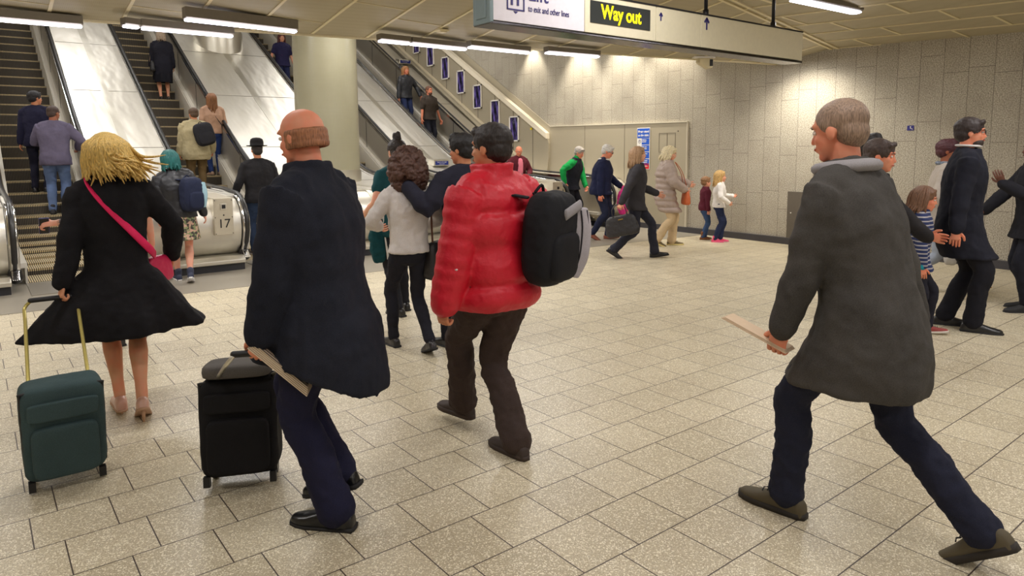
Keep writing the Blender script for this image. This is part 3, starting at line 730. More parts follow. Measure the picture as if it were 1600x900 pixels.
class Person:
    def __init__(s, label, x, y, az, h=1.75, z=0.0, lean=0.06, side=0.0, twist=0.0, head=(0, 0), feet=None, wrists=None, pel=(0, 0), bulk=1.0,
                 skin_rgb=SK_PALE, vox=0.009, wide=1.0, female=False, curl=(0.5, 0.5), thumbs=(None, None), hands=(None, None), poles=(None, None), group=None, child=1.0, bare=False, bare_arms=False):
        s.bare = bare; s.bare_arms = bare_arms
        s.S = h/1.75; s.bulk = bulk; s.wide = wide; s.vox = vox; s.female = female; s.hs = child
        s.root = empty('person', (x, y, z), -az, label, 'person', group)
        s.T = Matrix.Translation((x, y, z)) @ Rz(-az) @ Matrix.Scale(s.S, 4)
        feet = feet or ((-0.10, 0, 0, -0.1, 0), (0.10, 0, 0, 0.1, 0))
        s.FM, ank = [], []
        for (fx, fy, pitch, yaw, lift) in feet:
            yp = 0.13 if pitch > 0 else -0.06
            m = Matrix.Translation((fx, fy, lift)) @ Rz(-yaw) @ Matrix.Translation((0, yp, 0)) @ Rx(-pitch) @ Matrix.Translation((0, -yp, 0))
            s.FM.append(m); ank.append(m @ V((0, 0, 0.085)))
        mx = (ank[0]+ank[1])/2; pz = 0.945
        P = V((mx.x+pel[0], mx.y+pel[1], 0))
        for i, a in enumerate(ank):
            hx = P.x+(-1 if i == 0 else 1)*0.09; hd = sqrt((a.x-hx)**2+(a.y-P.y)**2)
            pz = min(pz, a.z+sqrt(max(0.845**2-hd*hd, 0.3)))
        s.P = V((P.x, P.y, pz)); s.U = Rz(-twist) @ Rx(-lean) @ Ry(side)
        s.hip = [s.P+V((-0.09*wide, 0, -0.02)), s.P+V((0.09*wide, 0, -0.02))]
        s.knee, s.ank = [], []
        for i in (0, 1):
            pole = (s.FM[i].to_3x3() @ V((0, 1, 0)))*1.0+V((0, 0.4, 0))
            k, a = ik(s.hip[i], ank[i], 0.435, 0.425, pole); s.knee.append(k); s.ank.append(a)
        s.sh = [s.c(-0.178*wide, -0.005, 1.405), s.c(0.178*wide, -0.005, 1.405)]
        wrists = wrists or ((-0.27, 0.03, 0.83), (0.27, 0.03, 0.83))
        s.elb, s.wr = [], []
        for i in (0, 1):
            sg = -1 if i == 0 else 1
            w = V(wrists[i])+V((s.P.x, s.P.y, 0)); pole = poles[i] or (sg*0.35, -1.0, -0.3)
            e, w = ik(s.sh[i], w, 0.285, 0.255, pole); s.elb.append(e); s.wr.append(w)
        hy, hp = head
        s.H = Matrix.Translation(s.c(0, -0.01, 1.475)) @ s.U.to_3x3().to_4x4() @ Rx(lean*0.7) @ Rz(-hy) @ Rx(-hp) @ Matrix.Translation((0, 0.018, 0.160)) @ Matrix.Scale(child, 4)
        s.hand_dirs = hands; s.curl = curl; s.thumbs = thumbs; s.sk = skin(skin_rgb); s.skin_rgb = skin_rgb
        s.body()
    def c(s, x, y, z): return s.P+s.U.to_3x3() @ V((x, y, z-0.93))
    def W(s, p): return s.T @ V(p)                     # figure space to world
    def mk(s, b, name, mat, voxel=0, parent=None, **kw):
        return b.build(name, mat, parent or s.root, smooth=True, voxel=voxel, scale=s.S, **kw)
    def body(s):
        b = MB(); w = s.wide
        zs = [1.50, 1.45, 1.41, 1.34, 1.24, 1.12, 1.0, 0.93, 0.86]
        b.tube([s.c(0, -0.005, z) for z in zs], [(torso_r(z)[0]*(0.5 if z < 0.9 else (0.76 if z < 1.47 else 0.86))*w, torso_r(z)[1]*(0.45 if z < 0.9 else 0.76)) for z in zs], side=s.U.to_3x3() @ V((1, 0, 0)), n=20)
        b.tube([s.c(0, -0.015, 1.40), s.c(0, -0.012, 1.48), s.H @ V((0, -0.02, -0.06))], [0.066, 0.054, 0.054], n=16)
        for i in (0, 1):
            b.tube([s.hip[i], s.hip[i].lerp(s.knee[i], 0.45), s.knee[i], s.knee[i].lerp(s.ank[i], 0.3)+(s.FM[i].to_3x3() @ V((0, -0.012, 0))), s.knee[i].lerp(s.ank[i], 0.75), s.ank[i]],
                   ([0.080, 0.066, 0.050, 0.056, 0.036, 0.034] if s.bare else [0.062, 0.056, 0.042, 0.042, 0.034, 0.034]), n=16, sm=3)
            fm = s.FM[i]; b.tube([fm @ V((0, -0.03, 0.045)), fm @ V((0, 0.05, 0.036)), fm @ V((0, 0.15, 0.02))], [(0.024, 0.03), (0.026, 0.022), (0.026, 0.010)], side=fm.to_3x3() @ V((1, 0, 0)), n=12)
            b.tube([s.sh[i], s.sh[i].lerp(s.elb[i], 0.5), s.elb[i], s.elb[i].lerp(s.wr[i], 0.35), s.wr[i]], ([0.046, 0.041, 0.036, 0.037, 0.026] if s.bare_arms else [0.028, 0.032, 0.030, 0.030, 0.026]), n=14, sm=2)
        H = s.H
        b.ell((0, -0.014, 0.032), (0.076, 0.096, 0.085), H, 20)
        b.ell((0, 0.020, -0.030), (0.060, 0.066, 0.080), H, 20)
        b.ell((0, 0.052, -0.088), (0.030, 0.030, 0.022), H, 14)
        b.ell((-0.034, 0.056, -0.022), (0.022, 0.022, 0.022), H, 10); b.ell((0.034, 0.056, -0.022), (0.022, 0.022, 0.022), H, 10)
        b.tube([H @ V((0, 0.082, 0.016)), H @ V((0, 0.092, -0.010)), H @ V((0, 0.097, -0.024))], [0.007, 0.009, 0.012], n=10)
        b.tube([H @ V((-0.045, 0.066, 0.034)), H @ V((0, 0.082, 0.032)), H @ V((0.045, 0.066, 0.034))], [0.010, 0.012, 0.010], n=10)
        b.ell((0, 0.080, -0.056), (0.026, 0.012, 0.014), H, 12)
        for sg in (-1, 1): b.ell((sg*0.077, -0.008, -0.004), (0.010, 0.020, 0.033), H @ Matrix.Translation((0, 0, 0)) , 12)
        fb = MB()
        s.hand = []
        for i in (0, 1):
            sg = -1 if i == 0 else 1
            f = V(s.hand_dirs[i]).normalized() if s.hand_dirs[i] else (s.wr[i]-s.elb[i]).normalized()
            t = V(s.thumbs[i]) if s.thumbs[i] else V((0, 0.75, 0.66)); t = (t-f*t.dot(f)).normalized()
            n = f.cross(t)*(1 if i == 0 else -1)              # palm normal
            if s.thumbs[i] is None and n.x*sg > 0: n = -n
            w = s.wr[i]; b.tube([w-f*0.01, w+f*0.035, w+f*0.085], [(0.027, 0.019), (0.036, 0.015), (0.040, 0.013)], side=t, n=14)
            b.tube([w+f*0.015+t*0.014, w+f*0.045+t*0.034+n*0.006], [0.017, 0.013], n=10)
            cu = s.curl[i]
            for q, (off, ln) in enumerate(((0.030, 0.072), (0.0105, 0.080), (-0.010, 0.075), (-0.030, 0.060))):
                p = w+f*0.078+t*off; pts = [p]; a = 0.0
                for seg, cc in ((0.46, 0.45), (0.30, 0.85), (0.24, 0.6)):
                    a += cu*cc*(1+0.08*q); d = f*cos(a)+n*sin(a)+t*(off*0.9); p = p+d*ln*seg; pts.append(p)
                fb.tube(pts, [0.0092, 0.0085, 0.0078, 0.0062], side=t, n=9, sm=2)
            p = w+f*0.035+t*0.030; d1 = (f*0.7+t*0.7+n*0.25).normalized(); d2 = (f*0.9+t*0.25+n*(0.3+0.3*cu)).normalized()
            fb.tube([p, p+d1*0.036, p+d1*0.036+d2*0.03], [0.012, 0.0105, 0.0078], n=9, sm=2)
            s.hand.append((w+f*0.08+n*0.022, f, t, n))
        o = s.mk(b, 'body', s.sk, voxel=s.vox*s.S, sit=3)
        dg = bpy.context.evaluated_depsgraph_get(); me = bpy.data.meshes.new_from_object(o.evaluated_get(dg))
        vs = [v.co.copy() for v in me.vertices]; fs = [tuple(p.vertices) for p in me.polygons]
        o.modifiers.clear(); old = o.data
        fb2 = MB(); fb2.add(vs, fs); fb2.add([v*s.S for v in fb.v], fb.f)
        nm = bpy.data.meshes.new('body'); nm.from_pydata([tuple(v) for v in fb2.v], [], fb2.f); nm.update(); nm.materials.append(s.sk)
        for p in nm.polygons: p.use_smooth = True
        o.data = nm; bpy.data.meshes.remove(old); bpy.data.meshes.remove(me); s.body_o = o
        ew = plain((236, 230, 222), 0.3, key='eye_white'); ei = plain((44, 34, 28), 0.2, key='iris')
        for sg in (-1, 1):
            e = MB(); e.ell((sg*0.030, 0.0735, 0.009), (0.0125, 0.009, 0.0085), H, 12)
            e2 = MB(); e2.ell((sg*0.030, 0.0805, 0.009), (0.0055, 0.003, 0.0055), H, 10); s.mk(e, 'eye', ew, extra=[(e2, ei)])
        r, g, bl = s.skin_rgb
        m = MB(); m.tube([H @ V((-0.022, 0.086, -0.055)), H @ V((0, 0.0925, -0.053)), H @ V((0.022, 0.086, -0.055))], [(0.004, 0.003), (0.007, 0.005), (0.004, 0.003)], side=(0, 0, 1), n=8)
        s.mk(m, 'mouth', plain((int(r*0.82), int(g*0.62), int(bl*0.62)), 0.5, key='lips'))
    def brows(s, rgb):
        for sg in (-1, 1):
            m = MB(); m.tube([s.H @ V((sg*0.014, 0.088, 0.028)), s.H @ V((sg*0.032, 0.084, 0.033)), s.H @ V((sg*0.05, 0.071, 0.028))], [0.003, 0.004, 0.0025], n=7); s.mk(m, 'eyebrow', hairm(rgb))
    def top(s, rgb=None, name='jacket', hem=0.80, hemr=None, sway=(0, 0), sleeve=1.0, thick=0.012, mat=None, puffer=0, collar=True, disp=(0.022, 0.09), vox=0.011, ripple=0.0, cuff=None, recess=0.06, cap=0.4, tail=0.0, collar_h=0.0, bl=1.0):
        mat = mat or cloth(rgb); b = MB(); B = s.bulk; zs = []; z = 1.515+collar_h if collar else 1.47
        while z > hem+0.01: zs.append(z); z -= 0.035 if z > 1.36 else (0.028 if puffer else 0.05)
        zs.append(hem); N = 28; rings = []
        ux = s.U.to_3x3() @ V((1, 0, 0)); uy = s.U.to_3x3() @ V((0, 1, 0))
        # where the thighs are at hem height
        def legs_at(z):
            o = []
            for i in (0, 1):
                if z > s.knee[i].z: t = (s.hip[i].z-z)/max(1e-3, s.hip[i].z-s.knee[i].z); o.append(s.hip[i].lerp(s.knee[i], max(0, min(1, t))))
                else: t = (s.knee[i].z-z)/max(1e-3, s.knee[i].z-s.ank[i].z); o.append(s.knee[i].lerp(s.ank[i], max(0, min(1, t))))
            return o
        for z in zs:
            rx, ry = torso_r(z)
            if s.female and 1.15 < z < 1.36: ry += 0.012*sin((z-1.15)/0.21*pi)
            bb = lerp(1.0, B, min(1, max(0, (1.44-z)/0.15))); rx = rx*s.wide*bb+thick; ry = ry*bb*(1+(B-1)*0.6)+thick
            if z >= 0.93: c = s.c(0, 0, z); X, Y = ux, uy
            else:
                t = (0.93-z)/max(0.001, 0.93-hem); la = legs_at(s.P.z-(0.93-z)); cy = (la[0].y+la[1].y)/2; hy = abs(la[0].y-la[1].y)/2
                cx = (la[0].x+la[1].x)/2; hx = abs(la[0].x-la[1].x)/2
                base = V((lerp(s.P.x, cx, t), lerp(s.P.y, cy, t), s.P.z-(0.93-z))); c = base+V((sway[0]*t**1.4, sway[1]*t**1.4, 0)); q = min(1, t*1.5)
                X, Y = V((1, 0, 0)).lerp(ux, max(0, 1-3*t)), V((0, 1, 0)).lerp(uy, max(0, 1-3*t))
                ry = min(max(ry, hy+0.085+thick), cap); rx = max(rx, hx+0.095+thick)
                if hemr: rx, ry = lerp(rx, hemr[0], t), lerp(ry, hemr[1], t)
            if puffer: k = 1+0.20*abs(sin((1.5-z)/puffer*pi))**0.5-0.15; rx *= k; ry *= k
            ring = []
            for k in range(N):
                a = 2*pi*k/N; r = 1.0
                if ripple and z < 0.95: tt = (0.95-z)/(0.95-hem); r += ripple*tt*(sin(a*5+1.3+z*3)*0.6+sin(a*8+0.4)*0.4)
                ca, sa = cos(a), sin(a); e = 0.85
                dz_ = -tail*max(0, -sa)*min(1, max(0, (0.95-z)/(0.95-hem)))**2 if tail else 0
                ring.append(c+X*(rx*r*math.copysign(abs(ca)**e, ca))+Y*(ry*r*math.copysign(abs(sa)**e, sa))+V((0, 0, dz_)))
            rings.append(ring)
        cen = sum((p for p in rings[-1]), V())/N
        rings.append([cen+(p-cen)*0.86 for p in rings[-1]]); rings.append([cen+(p-cen)*0.7+V((0, 0, recess)) for p in rings[-2]])
        b.rings(rings)
        b.tube([s.sh[0]+V((0.02, 0, 0.012)), s.c(-0.08, -0.01, 1.445), s.c(0, -0.012, 1.465), s.c(0.08, -0.01, 1.445), s.sh[1]+V((-0.02, 0, 0.012))], [0.050+thick]*5, side=(0, 1, 0), n=14, sm=2)
        if sleeve > 0:
            for i in (0, 1):
                sh, el, wr = s.sh[i], s.elb[i], s.wr[i]; t = thick*0.8; bs = (0.5+0.5*B)*bl
                pts = [sh+(s.c(0, 0, 1.38)-sh)*0.35+V((0, 0, 0.004)), sh, sh.lerp(el, 0.5), el]; rr = [0.062*bs+t, 0.062*bs+t, 0.053*bs+t, 0.047*bs+t]
                if sleeve >= 1: pts += [el.lerp(wr, 0.5), wr]; rr += [0.043*bs+t, 0.034*bs+t]
                else:
                    f = sleeve*2; pts = pts[:2]+[sh.lerp(el, f*0.5), sh.lerp(el, min(1, f))]
                if puffer:
                    P2, R2 = [], []
                    for k in range(len(pts)-1):
                        for q in range(4): P2.append(pts[k].lerp(pts[k+1], q/4)); R2.append(lerp(rr[k], rr[k+1], q/4)*(1.04 if q % 2 else 0.97))
                    P2.append(pts[-1]); R2.append(rr[-1]); pts, rr = P2, R2
                b.tube(pts, rr, n=16, sm=2)
        if collar_h: pass
        o = s.mk(b, name, mat, voxel=vox*s.S, sit=4 if not puffer else 2, disp=disp); s.top_o = o; return o
    def trousers(s, rgb, slim=1.0, flare=0.0, name='trousers', mat=None, to=0.07, disp=(0.018, 0.07), knee_skin=False):
        b = MB(); mat = mat or cloth(rgb); t = 0.012
        b.ell((s.P.x, s.P.y, s.P.z-0.005), (0.172*s.wide*lerp(1, s.bulk, 0.6), 0.128*lerp(1, s.bulk, 0.8), 0.15))
        b.tube([s.c(0, 0, 0.90), s.c(0, 0, 0.97), s.c(0, 0, 1.03)], [(0.168*s.wide, 0.126), (0.158*s.wide, 0.116), (0.15*s.wide, 0.108)], n=20)
        for i in (0, 1):
            h, k, a = s.hip[i], s.knee[i], s.ank[i]; fm = s.FM[i].to_3x3(); low = a+(k-a).normalized()*(to-0.07)+(k-a).normalized()*0.004
            b.tube([h+V((0, 0, 0.03)), h.lerp(k, 0.25), h.lerp(k, 0.6), k, k.lerp(a, 0.35)+fm @ V((0, -0.012, 0)), k.lerp(a, 0.75), low],
                   [(0.098*slim+0.004, 0.105*slim), 0.092*slim+0.004, 0.074*slim+0.003, 0.060*slim+0.005, 0.060*slim+0.004, 0.048*slim+0.006+flare*0.6, 0.045*slim+0.008+flare], n=18, sm=3)
        return s.mk(b, name, mat, voxel=0.010*s.S, sit=3, disp=disp)
    def skirt(s, rgb=None, hem=0.52, r=(0.22, 0.18), mat=None, name='skirt', sway=(0, 0), ripple=0.05):
        b = MB(); N = 28; rings = []
        zs = [0.99, 0.95, 0.88, 0.80, 0.72, 0.64, 0.56, 0.5, 0.44]; zs = [z for z in zs if z > hem+0.02]+[hem]
        for z in zs:
            t = max(0, (0.93-z)/(0.93-hem)); rx = lerp(0.178*s.wide, r[0], t); ry = lerp(0.138, r[1], t); c = s.P+V((sway[0]*t, sway[1]*t, z-0.93))
            rings.append([c+V((rx*(1+ripple*t*sin(6*a))*cos(a), ry*(1+ripple*t*sin(6*a))*sin(a), 0)) for a in [2*pi*k/N for k in range(N)]])
        cen = sum((p for p in rings[-1]), V())/N; rings.append([cen+(p-cen)*0.9 for p in rings[-1]]); rings.append([cen+(p-cen)*0.8+V((0, 0, 0.05)) for p in rings[-2]])
        b.rings(rings); return s.mk(b, name, mat or cloth(rgb), voxel=0.011*s.S, sit=2)
    def shoes(s, rgb, kind='dress', sole=None, socks=None):
        mat = plain(rgb, 0.28 if kind in ('dress', 'heel') else 0.7, key='shoe_leather', spec=0.6)
        for i in (0, 1):
            fm = s.FM[i]; b = MB(); rings = []; N = 16
            pr = [(-0.082, 0.012, 0.04, 0.02), (-0.078, 0.026, 0.065, 0), (-0.06, 0.034, 0.082, 0), (-0.02, 0.038, 0.095, 0), (0.03, 0.038, 0.088, 0), (0.08, 0.043, 0.068, 0), (0.125, 0.047, 0.054, 0), (0.165, 0.043, 0.046, 0), (0.195, 0.030, 0.040, 0), (0.21, 0.012, 0.028, 0.008)]
            for y, hw, tp, z0 in pr:
                if kind == 'heel' and y > 0.02: tp *= 0.8
                ring = []
                for k in range(N):
                    a = 2*pi*k/N; zz = z0+(tp-z0)*(0.5+0.5*sin(a)); zz = z0 if sin(a) < -0.35 else zz; ring.append(fm @ V((hw*math.copysign(abs(cos(a))**0.8, cos(a)), y, zz)))
                rings.append(ring)
            b.rings(rings)
            if kind in ('boot', 'sneaker'): b.tube([fm @ V((0, -0.005, 0.07)), fm @ V((0, -0.008, 0.13 if kind == 'sneaker' else 0.2))], [0.04, 0.046], n=14)
            o = s.mk(b, 'shoe', mat, voxel=0.006*s.S, sit=3)
            sm_ = plain(sole or (26, 24, 24), 0.7, key='shoe_sole'); b = MB(); z1 = 0.024 if kind == 'sneaker' else 0.012
            out = [(-0.05, -0.083), (-0.034, -0.06), (-0.04, 0), (-0.046, 0.08), (-0.05, 0.125), (-0.044, 0.17), (-0.028, 0.205), (0, 0.217)]
            poly = [(x, y) for x, y in out[1:]]+[(-x, y) for x, y in out[-2:0:-1]]+[(0.018, -0.086), (-0.018, -0.086)]
            lo_ = [fm @ V((x, y, -0.003)) for x, y in poly]; hi_ = [fm @ V((x, y, z1)) for x, y in poly]; b.rings([lo_, hi_])
            if kind == 'dress': b.slab([fm @ V(p) for p in ((-0.034, -0.082, -0.003), (0.034, -0.082, -0.003), (0.036, -0.02, -0.003), (-0.036, -0.02, -0.003))], (0, 0, 0.02))
            if kind == 'heel':
                top_ = fm @ V((0, -0.062, 0.02)); b.tube([top_, V((top_.x, top_.y+0.004, 0.012))], [0.016, 0.006], n=10, cap='flat')
            s.mk(b, 'sole', sm_, parent=o)
            if kind == 'sneaker':
                b = MB()
                for q in range(4): y = 0.03+q*0.022; z = 0.094-q*0.009; b.tube([fm @ V((-0.022, y, z)), fm @ V((0, y+0.004, z+0.006)), fm @ V((0.022, y, z))], [0.003]*3, n=6)
                b.tube([fm @ V((-0.03, 0.02, 0.10)), fm @ V((0, 0.012, 0.115)), fm @ V((0.03, 0.02, 0.10))], [0.004]*3, n=6)
                s.mk(b, 'laces', plain((30, 28, 30) if rgb[0] < 200 else (230, 226, 216), 0.8, key='laces'), parent=o)
            if socks:
                b = MB(); b.tube([s.ank[i]+V((0, 0, -0.03)), s.ank[i]+(s.knee[i]-s.ank[i]).normalized()*0.10], [0.044, 0.046], n=14); s.mk(b, 'sock', cloth(socks))
    def hair(s, rgb, kind='short', wind=(0, 0, 0), length=0.3, vol=1.0, n=70, seed=1, wild=0.0):
        H = s.H; m = hairm(rgb); rnd = random.Random(seed); b = MB()
        if kind in ('short', 'crop', 'quiff', 'bun', 'long', 'bob', 'ponytail'):
            g = 0.006 if kind == 'crop' else 0.012*vol
            b.ell((0, -0.024, 0.046), (0.078+g, 0.094+g, 0.076+g), H, 22)
            b.ell((0, -0.055, -0.005), (0.070+g, 0.055+g, 0.070), H, 18)
            for sg in (-1, 1): b.ell((sg*0.066, -0.005, 0.03), (0.016+g*0.4, 0.045, 0.035), H, 12)
            if kind in ('short', 'quiff'): b.tube([H @ V((-0.05, 0.055, 0.085)), H @ V((0, 0.073, 0.098)), H @ V((0.05, 0.055, 0.085))], [0.016, 0.02, 0.016], n=10)
            if kind == 'quiff': b.ell((0, 0.03, 0.115), (0.055, 0.055, 0.028), H, 14)
            if kind in ('long', 'bob', 'ponytail'):
                b.tube([H @ V((-0.064, 0.035, 0.07)), H @ V((0, 0.062, 0.098)), H @ V((0.064, 0.035, 0.07))], [0.02, 0.02, 0.02], n=10)
        if kind == 'fringe':                              # bald crown with hair round the sides
            pts = [H @ V((0.082*cos(a), -0.016+0.098*sin(a), -0.004+0.01*sin(a))) for a in [radians(q) for q in range(160, 381, 20)]]
            b.tube(pts, [(0.010, 0.032)]*len(pts), side=H.to_3x3() @ V((0, 0, 0.001))+V((0.0, 0.0, 0.0)) if False else (1, 0, 0), n=10)
        if kind == 'curly':
            for q in range(n):
                a = rnd.uniform(0, 2*pi); zz = rnd.uniform(-1, 1); r = sqrt(1-zz*zz); p = V((0.125*vol*r*cos(a), -0.04+0.11*vol*r*sin(a), -0.045+0.165*vol*zz))
                if p.y > 0.045 and p.z < 0.08: continue
                b.ell(p, (0.04, 0.04, 0.045), H, 8)
            b.ell((0, -0.045, -0.03), (0.11*vol, 0.09*vol, 0.15*vol), H, 16); b.ell((0, -0.02, 0.05), (0.09, 0.10, 0.085), H, 16)
        if kind == 'bun': 
            for q in range(9): b.ell((rnd.uniform(-0.02, 0.02), -0.03+rnd.uniform(-0.02, 0.02), 0.155+rnd.uniform(-0.025, 0.03)), (0.026, 0.026, 0.024), H, 8)
            b.tube([H @ V((0, -0.02, 0.1)), H @ V((0, -0.03, 0.15))], [0.04, 0.03], n=10)
        disp = (0.03, 0.02) if kind == 'curly' else ((0.012, 0.02) if kind in ('short', 'quiff', 'bun') else None)
        o = s.mk(b, 'hair', m, voxel=0.008*s.S, sit=2, disp=disp) if b.v else None
        if kind in ('long', 'bob', 'ponytail'):
            L = MB()
            for q in range(n):
                a = rnd.uniform(-0.12, 1.12)*pi; a = pi+a if True else a   # around the back
                ca, sa = cos(a), sin(a)
                st = V((0.05*ca, -0.02+0.05*sa, 0.112+rnd.uniform(-0.012, 0.006))); mid = V((0.092*vol*ca, -0.022+0.106*vol*sa, 0.035+rnd.uniform(-0.02, 0.02)))
                ln = length*rnd.uniform(0.8, 1.06); wv = V(wind)*rnd.uniform(0.3, 1.0)+V((rnd.gauss(0, 1), rnd.gauss(0, 0.6), abs(rnd.gauss(0, 1))))*0.03*wild
                if wild and rnd.random() < 0.16: wv = wv+V((rnd.uniform(-0.08, 0.16), 0, rnd.uniform(0.0, 0.12)))
                if kind == 'ponytail': lowp = V((0.01*ca, -0.125, 0.0)); end = V((rnd.uniform(-0.03, 0.03), -0.13+rnd.uniform(-0.02, 0.02), -ln))
                else: lowp = V((0.098*vol*ca, -0.025+0.108*vol*sa, -0.06)); end = V((0.10*vol*ca+rnd.uniform(-0.02, 0.02), -0.03+0.11*vol*sa+rnd.uniform(-0.02, 0.02), 0.06-ln))
                pts = [st, mid, lowp+wv*0.25, lowp.lerp(end, 0.55)+wv*0.6+V((rnd.uniform(-1, 1)*0.012, rnd.uniform(-1, 1)*0.012, 0)), end+wv]
                L.tube([H @ p for p in pts], [r_*(1-0.35*wild) for r_ in (0.013, 0.017, 0.016, 0.012, 0.003)], side=H.to_3x3() @ V((-sa, ca, 0)), n=7, sm=3)
            o2 = s.mk(L, 'hair_locks', m, parent=o)
        return o
    def band(s, pts, rad, name, mat, sm=4):               # strap or trim following local points
        b = MB(); b.tube(pts, rad, side=(0, 0, 1), n=10, sm=sm); return s.mk(b, name, mat)
    def glasses(s):
        b = MB(); H = s.H; 
        for sg in (-1, 1):
            pts = [H @ V((sg*0.031+0.021*cos(a), 0.094, 0.009+0.016*sin(a))) for a in [2*pi*k/12 for k in range(13)]]; b.tube(pts, [0.0022]*13, n=6)
            b.tube([H @ V((sg*0.052, 0.092, 0.012)), H @ V((sg*0.078, 0.03, 0.012)), H @ V((sg*0.083, -0.01, 0.006))], [0.0025]*3, n=6)
        b.tube([H @ V((-0.011, 0.095, 0.012)), H @ V((0.011, 0.095, 0.012))], [0.0022]*2, n=6); s.mk(b, 'glasses', M['black'])
    def place(s, o, p, rot=None):                          # put a top-level object at a figure-space point
        m = s.T @ Matrix.Translation(V(p)); m = Matrix.Translation(m.to_translation()) @ s.T.to_3x3().normalized().to_4x4()
        if rot is not None: m = m @ rot
        o.matrix_world = m; return o

def straight(p, q, r, name, mat, parent):
    b = MB(); b.tube([p, q], [r, r], n=10); return b.build(name, mat, parent, smooth=True)
def backpack(label, rgb, size=(0.32, 0.20, 0.46), panel=None, cat='backpack'):
    t = empty('backpack', (0, 0, 0), 0, label, cat); m = cloth(rgb, 0.7, key='nylon'); w, d, h = size
    b = MB(); b.ell((0, -d/2, 0), (w/2, d/2, h/2), None, 26, 0.55); o = b.build('bag_body', m, t, smooth=True, voxel=0.01, sit=3, disp=(0.012, 0.06))
    b = MB(); b.ell((0, -d*0.92, -h*0.17), (w*0.38, d*0.2, h*0.26), None, 20, 0.5); b.build('pocket', m, t, smooth=True)
    for sg in (-1, 1):
        b = MB(); b.tube([(sg*w*0.25, 0.0, h*0.42), (sg*w*0.32, 0.12, h*0.40), (sg*w*0.36, 0.16, h*0.1), (sg*w*0.36, 0.06, -h*0.3)], [(0.028, 0.008)]*4, side=(1, 0, 0), n=8, sm=4); b.build('shoulder_strap', m, t, smooth=True)
    b = MB(); b.tube([(-0.04, -0.02, h*0.48), (0, -0.03, h*0.55), (0.04, -0.02, h*0.48)], [0.008]*3, n=8, sm=4); b.build('carry_loop', m, t, smooth=True)
    b = MB(); b.tube([(-w*0.44, -d*0.55, -h*0.1), (-w*0.38, -d*0.6, h*0.34), (0, -d*0.62, h*0.475), (w*0.38, -d*0.6, h*0.34), (w*0.44, -d*0.55, -h*0.1)], [0.006]*5, n=6, sm=5); b.build('zip', plain((70, 68, 70), 0.4, key='zip'), t, smooth=True)
    if panel: panel(t, w, d, h)
    return t
def handbag(label, rgb, size=(0.34, 0.14, 0.26), handle=0.2, strap=None, name='handbag', key='bag_leather', p=0.4, cat='bag', clasp=True):
    t = empty(name, (0, 0, 0), 0, label, cat); m = plain(rgb, 0.45, key=key, spec=0.5); w, d, h = size
    b = MB(); b.ell((0, 0, -h/2), (w/2, d/2, h/2), None, 24, p)
    for i, v in enumerate(b.v): v.x *= 1-0.25*(v.z/h+0.5)-0.0; v.y *= 0.75-0.5*(v.z/h+0.5)
    b.build('bag_body', m, t, smooth=True, voxel=0.008, sit=2, disp=(0.01, 0.05))
    for sg in ((-1, 1) if handle else ()):
        b = MB(); b.tube([(-w*0.22, sg*d*0.2, -0.04), (-w*0.2, sg*d*0.12, handle*0.6), (0, sg*0.012, handle), (w*0.2, sg*d*0.12, handle*0.6), (w*0.22, sg*d*0.2, -0.04)], [0.007]*5, n=8, sm=5); b.build('handle', m, t, smooth=True)
    if clasp: b = MB(); b.box((0, -d*0.36, -h*0.18), (0.07, 0.012, 0.014)); b.build('clasp', plain((190, 160, 90), 0.3, 0.9, key='brass'), t, bevel=0.003)
    return t

# --- 1 blonde woman in black coat, pulling a green suitcase
BLACKWOOL = cloth((27, 26, 29), 0.92, key='black_wool', var=0.3)
p = Person('blonde woman in a flared black coat with a pink strap, walking away at the left', 0.70, 4.60, 0.10, 1.71, lean=0.07, side=-0.02, bare=True,
           feet=((-0.08, 0.16, -0.0, -0.05, 0.03), (0.03, -0.10, 0.50, 0.05, 0)), pel=(-0.02, 0.03), wrists=((-0.31, -0.12, 0.81), (0.33, 0.20, 0.98)), poles=((-0.05, -1, -0.2), (1, -0.6, 0)),
           head=(0.15, 0.05), skin_rgb=(216, 158, 122), vox=0.0065, female=True, curl=(1.5, 0.6), wide=0.93)
p.top(name='coat', mat=BLACKWOOL, hem=0.54, hemr=(0.50, 0.32), sway=(-0.03, -0.05), ripple=0.13, thick=0.022, bl=1.0, disp=(0.03, 0.12), vox=0.010)
p.skirt(hem=0.60, r=(0.2, 0.19), mat=BLACKWOOL)
p.shoes((206, 160, 140), 'heel', sole=(190, 150, 120)); p.brows((120, 90, 50))
p.hair((212, 176, 96), 'bob', wind=(0.09, -0.01, 0.05), length=0.27, vol=1.32, n=230, seed=3, wild=1.0)
pink = cloth((222, 38, 92), 0.6, key='pink_strap')
bag = handbag('small pink bag worn across the blonde woman, hanging at her right hip', (214, 34, 88), (0.24, 0.09, 0.17), 0, clasp=False)
p.place(bag, (0.19, 0.20, 0.99), Rz(0.9))
b = MB(); S_ = p.S
pts = [p.c(-0.10, 0.05, 1.47), p.c(-0.125, -0.05, 1.475), p.c(-0.09, -0.125, 1.40), p.c(0.0, -0.158, 1.27), p.c(0.10, -0.155, 1.14), p.c(0.185, -0.08, 1.03), p.c(0.215, 0.02, 0.99)]
inv = bag.matrix_world.inverted(); b.tube([inv @ p.W(q) for q in pts], [(0.007, 0.028)]*len(pts), side=(0, 1, 0), n=8, sm=5)
b.build('strap', pink, bag, smooth=True)
LH = p.W(p.hand[0][0])

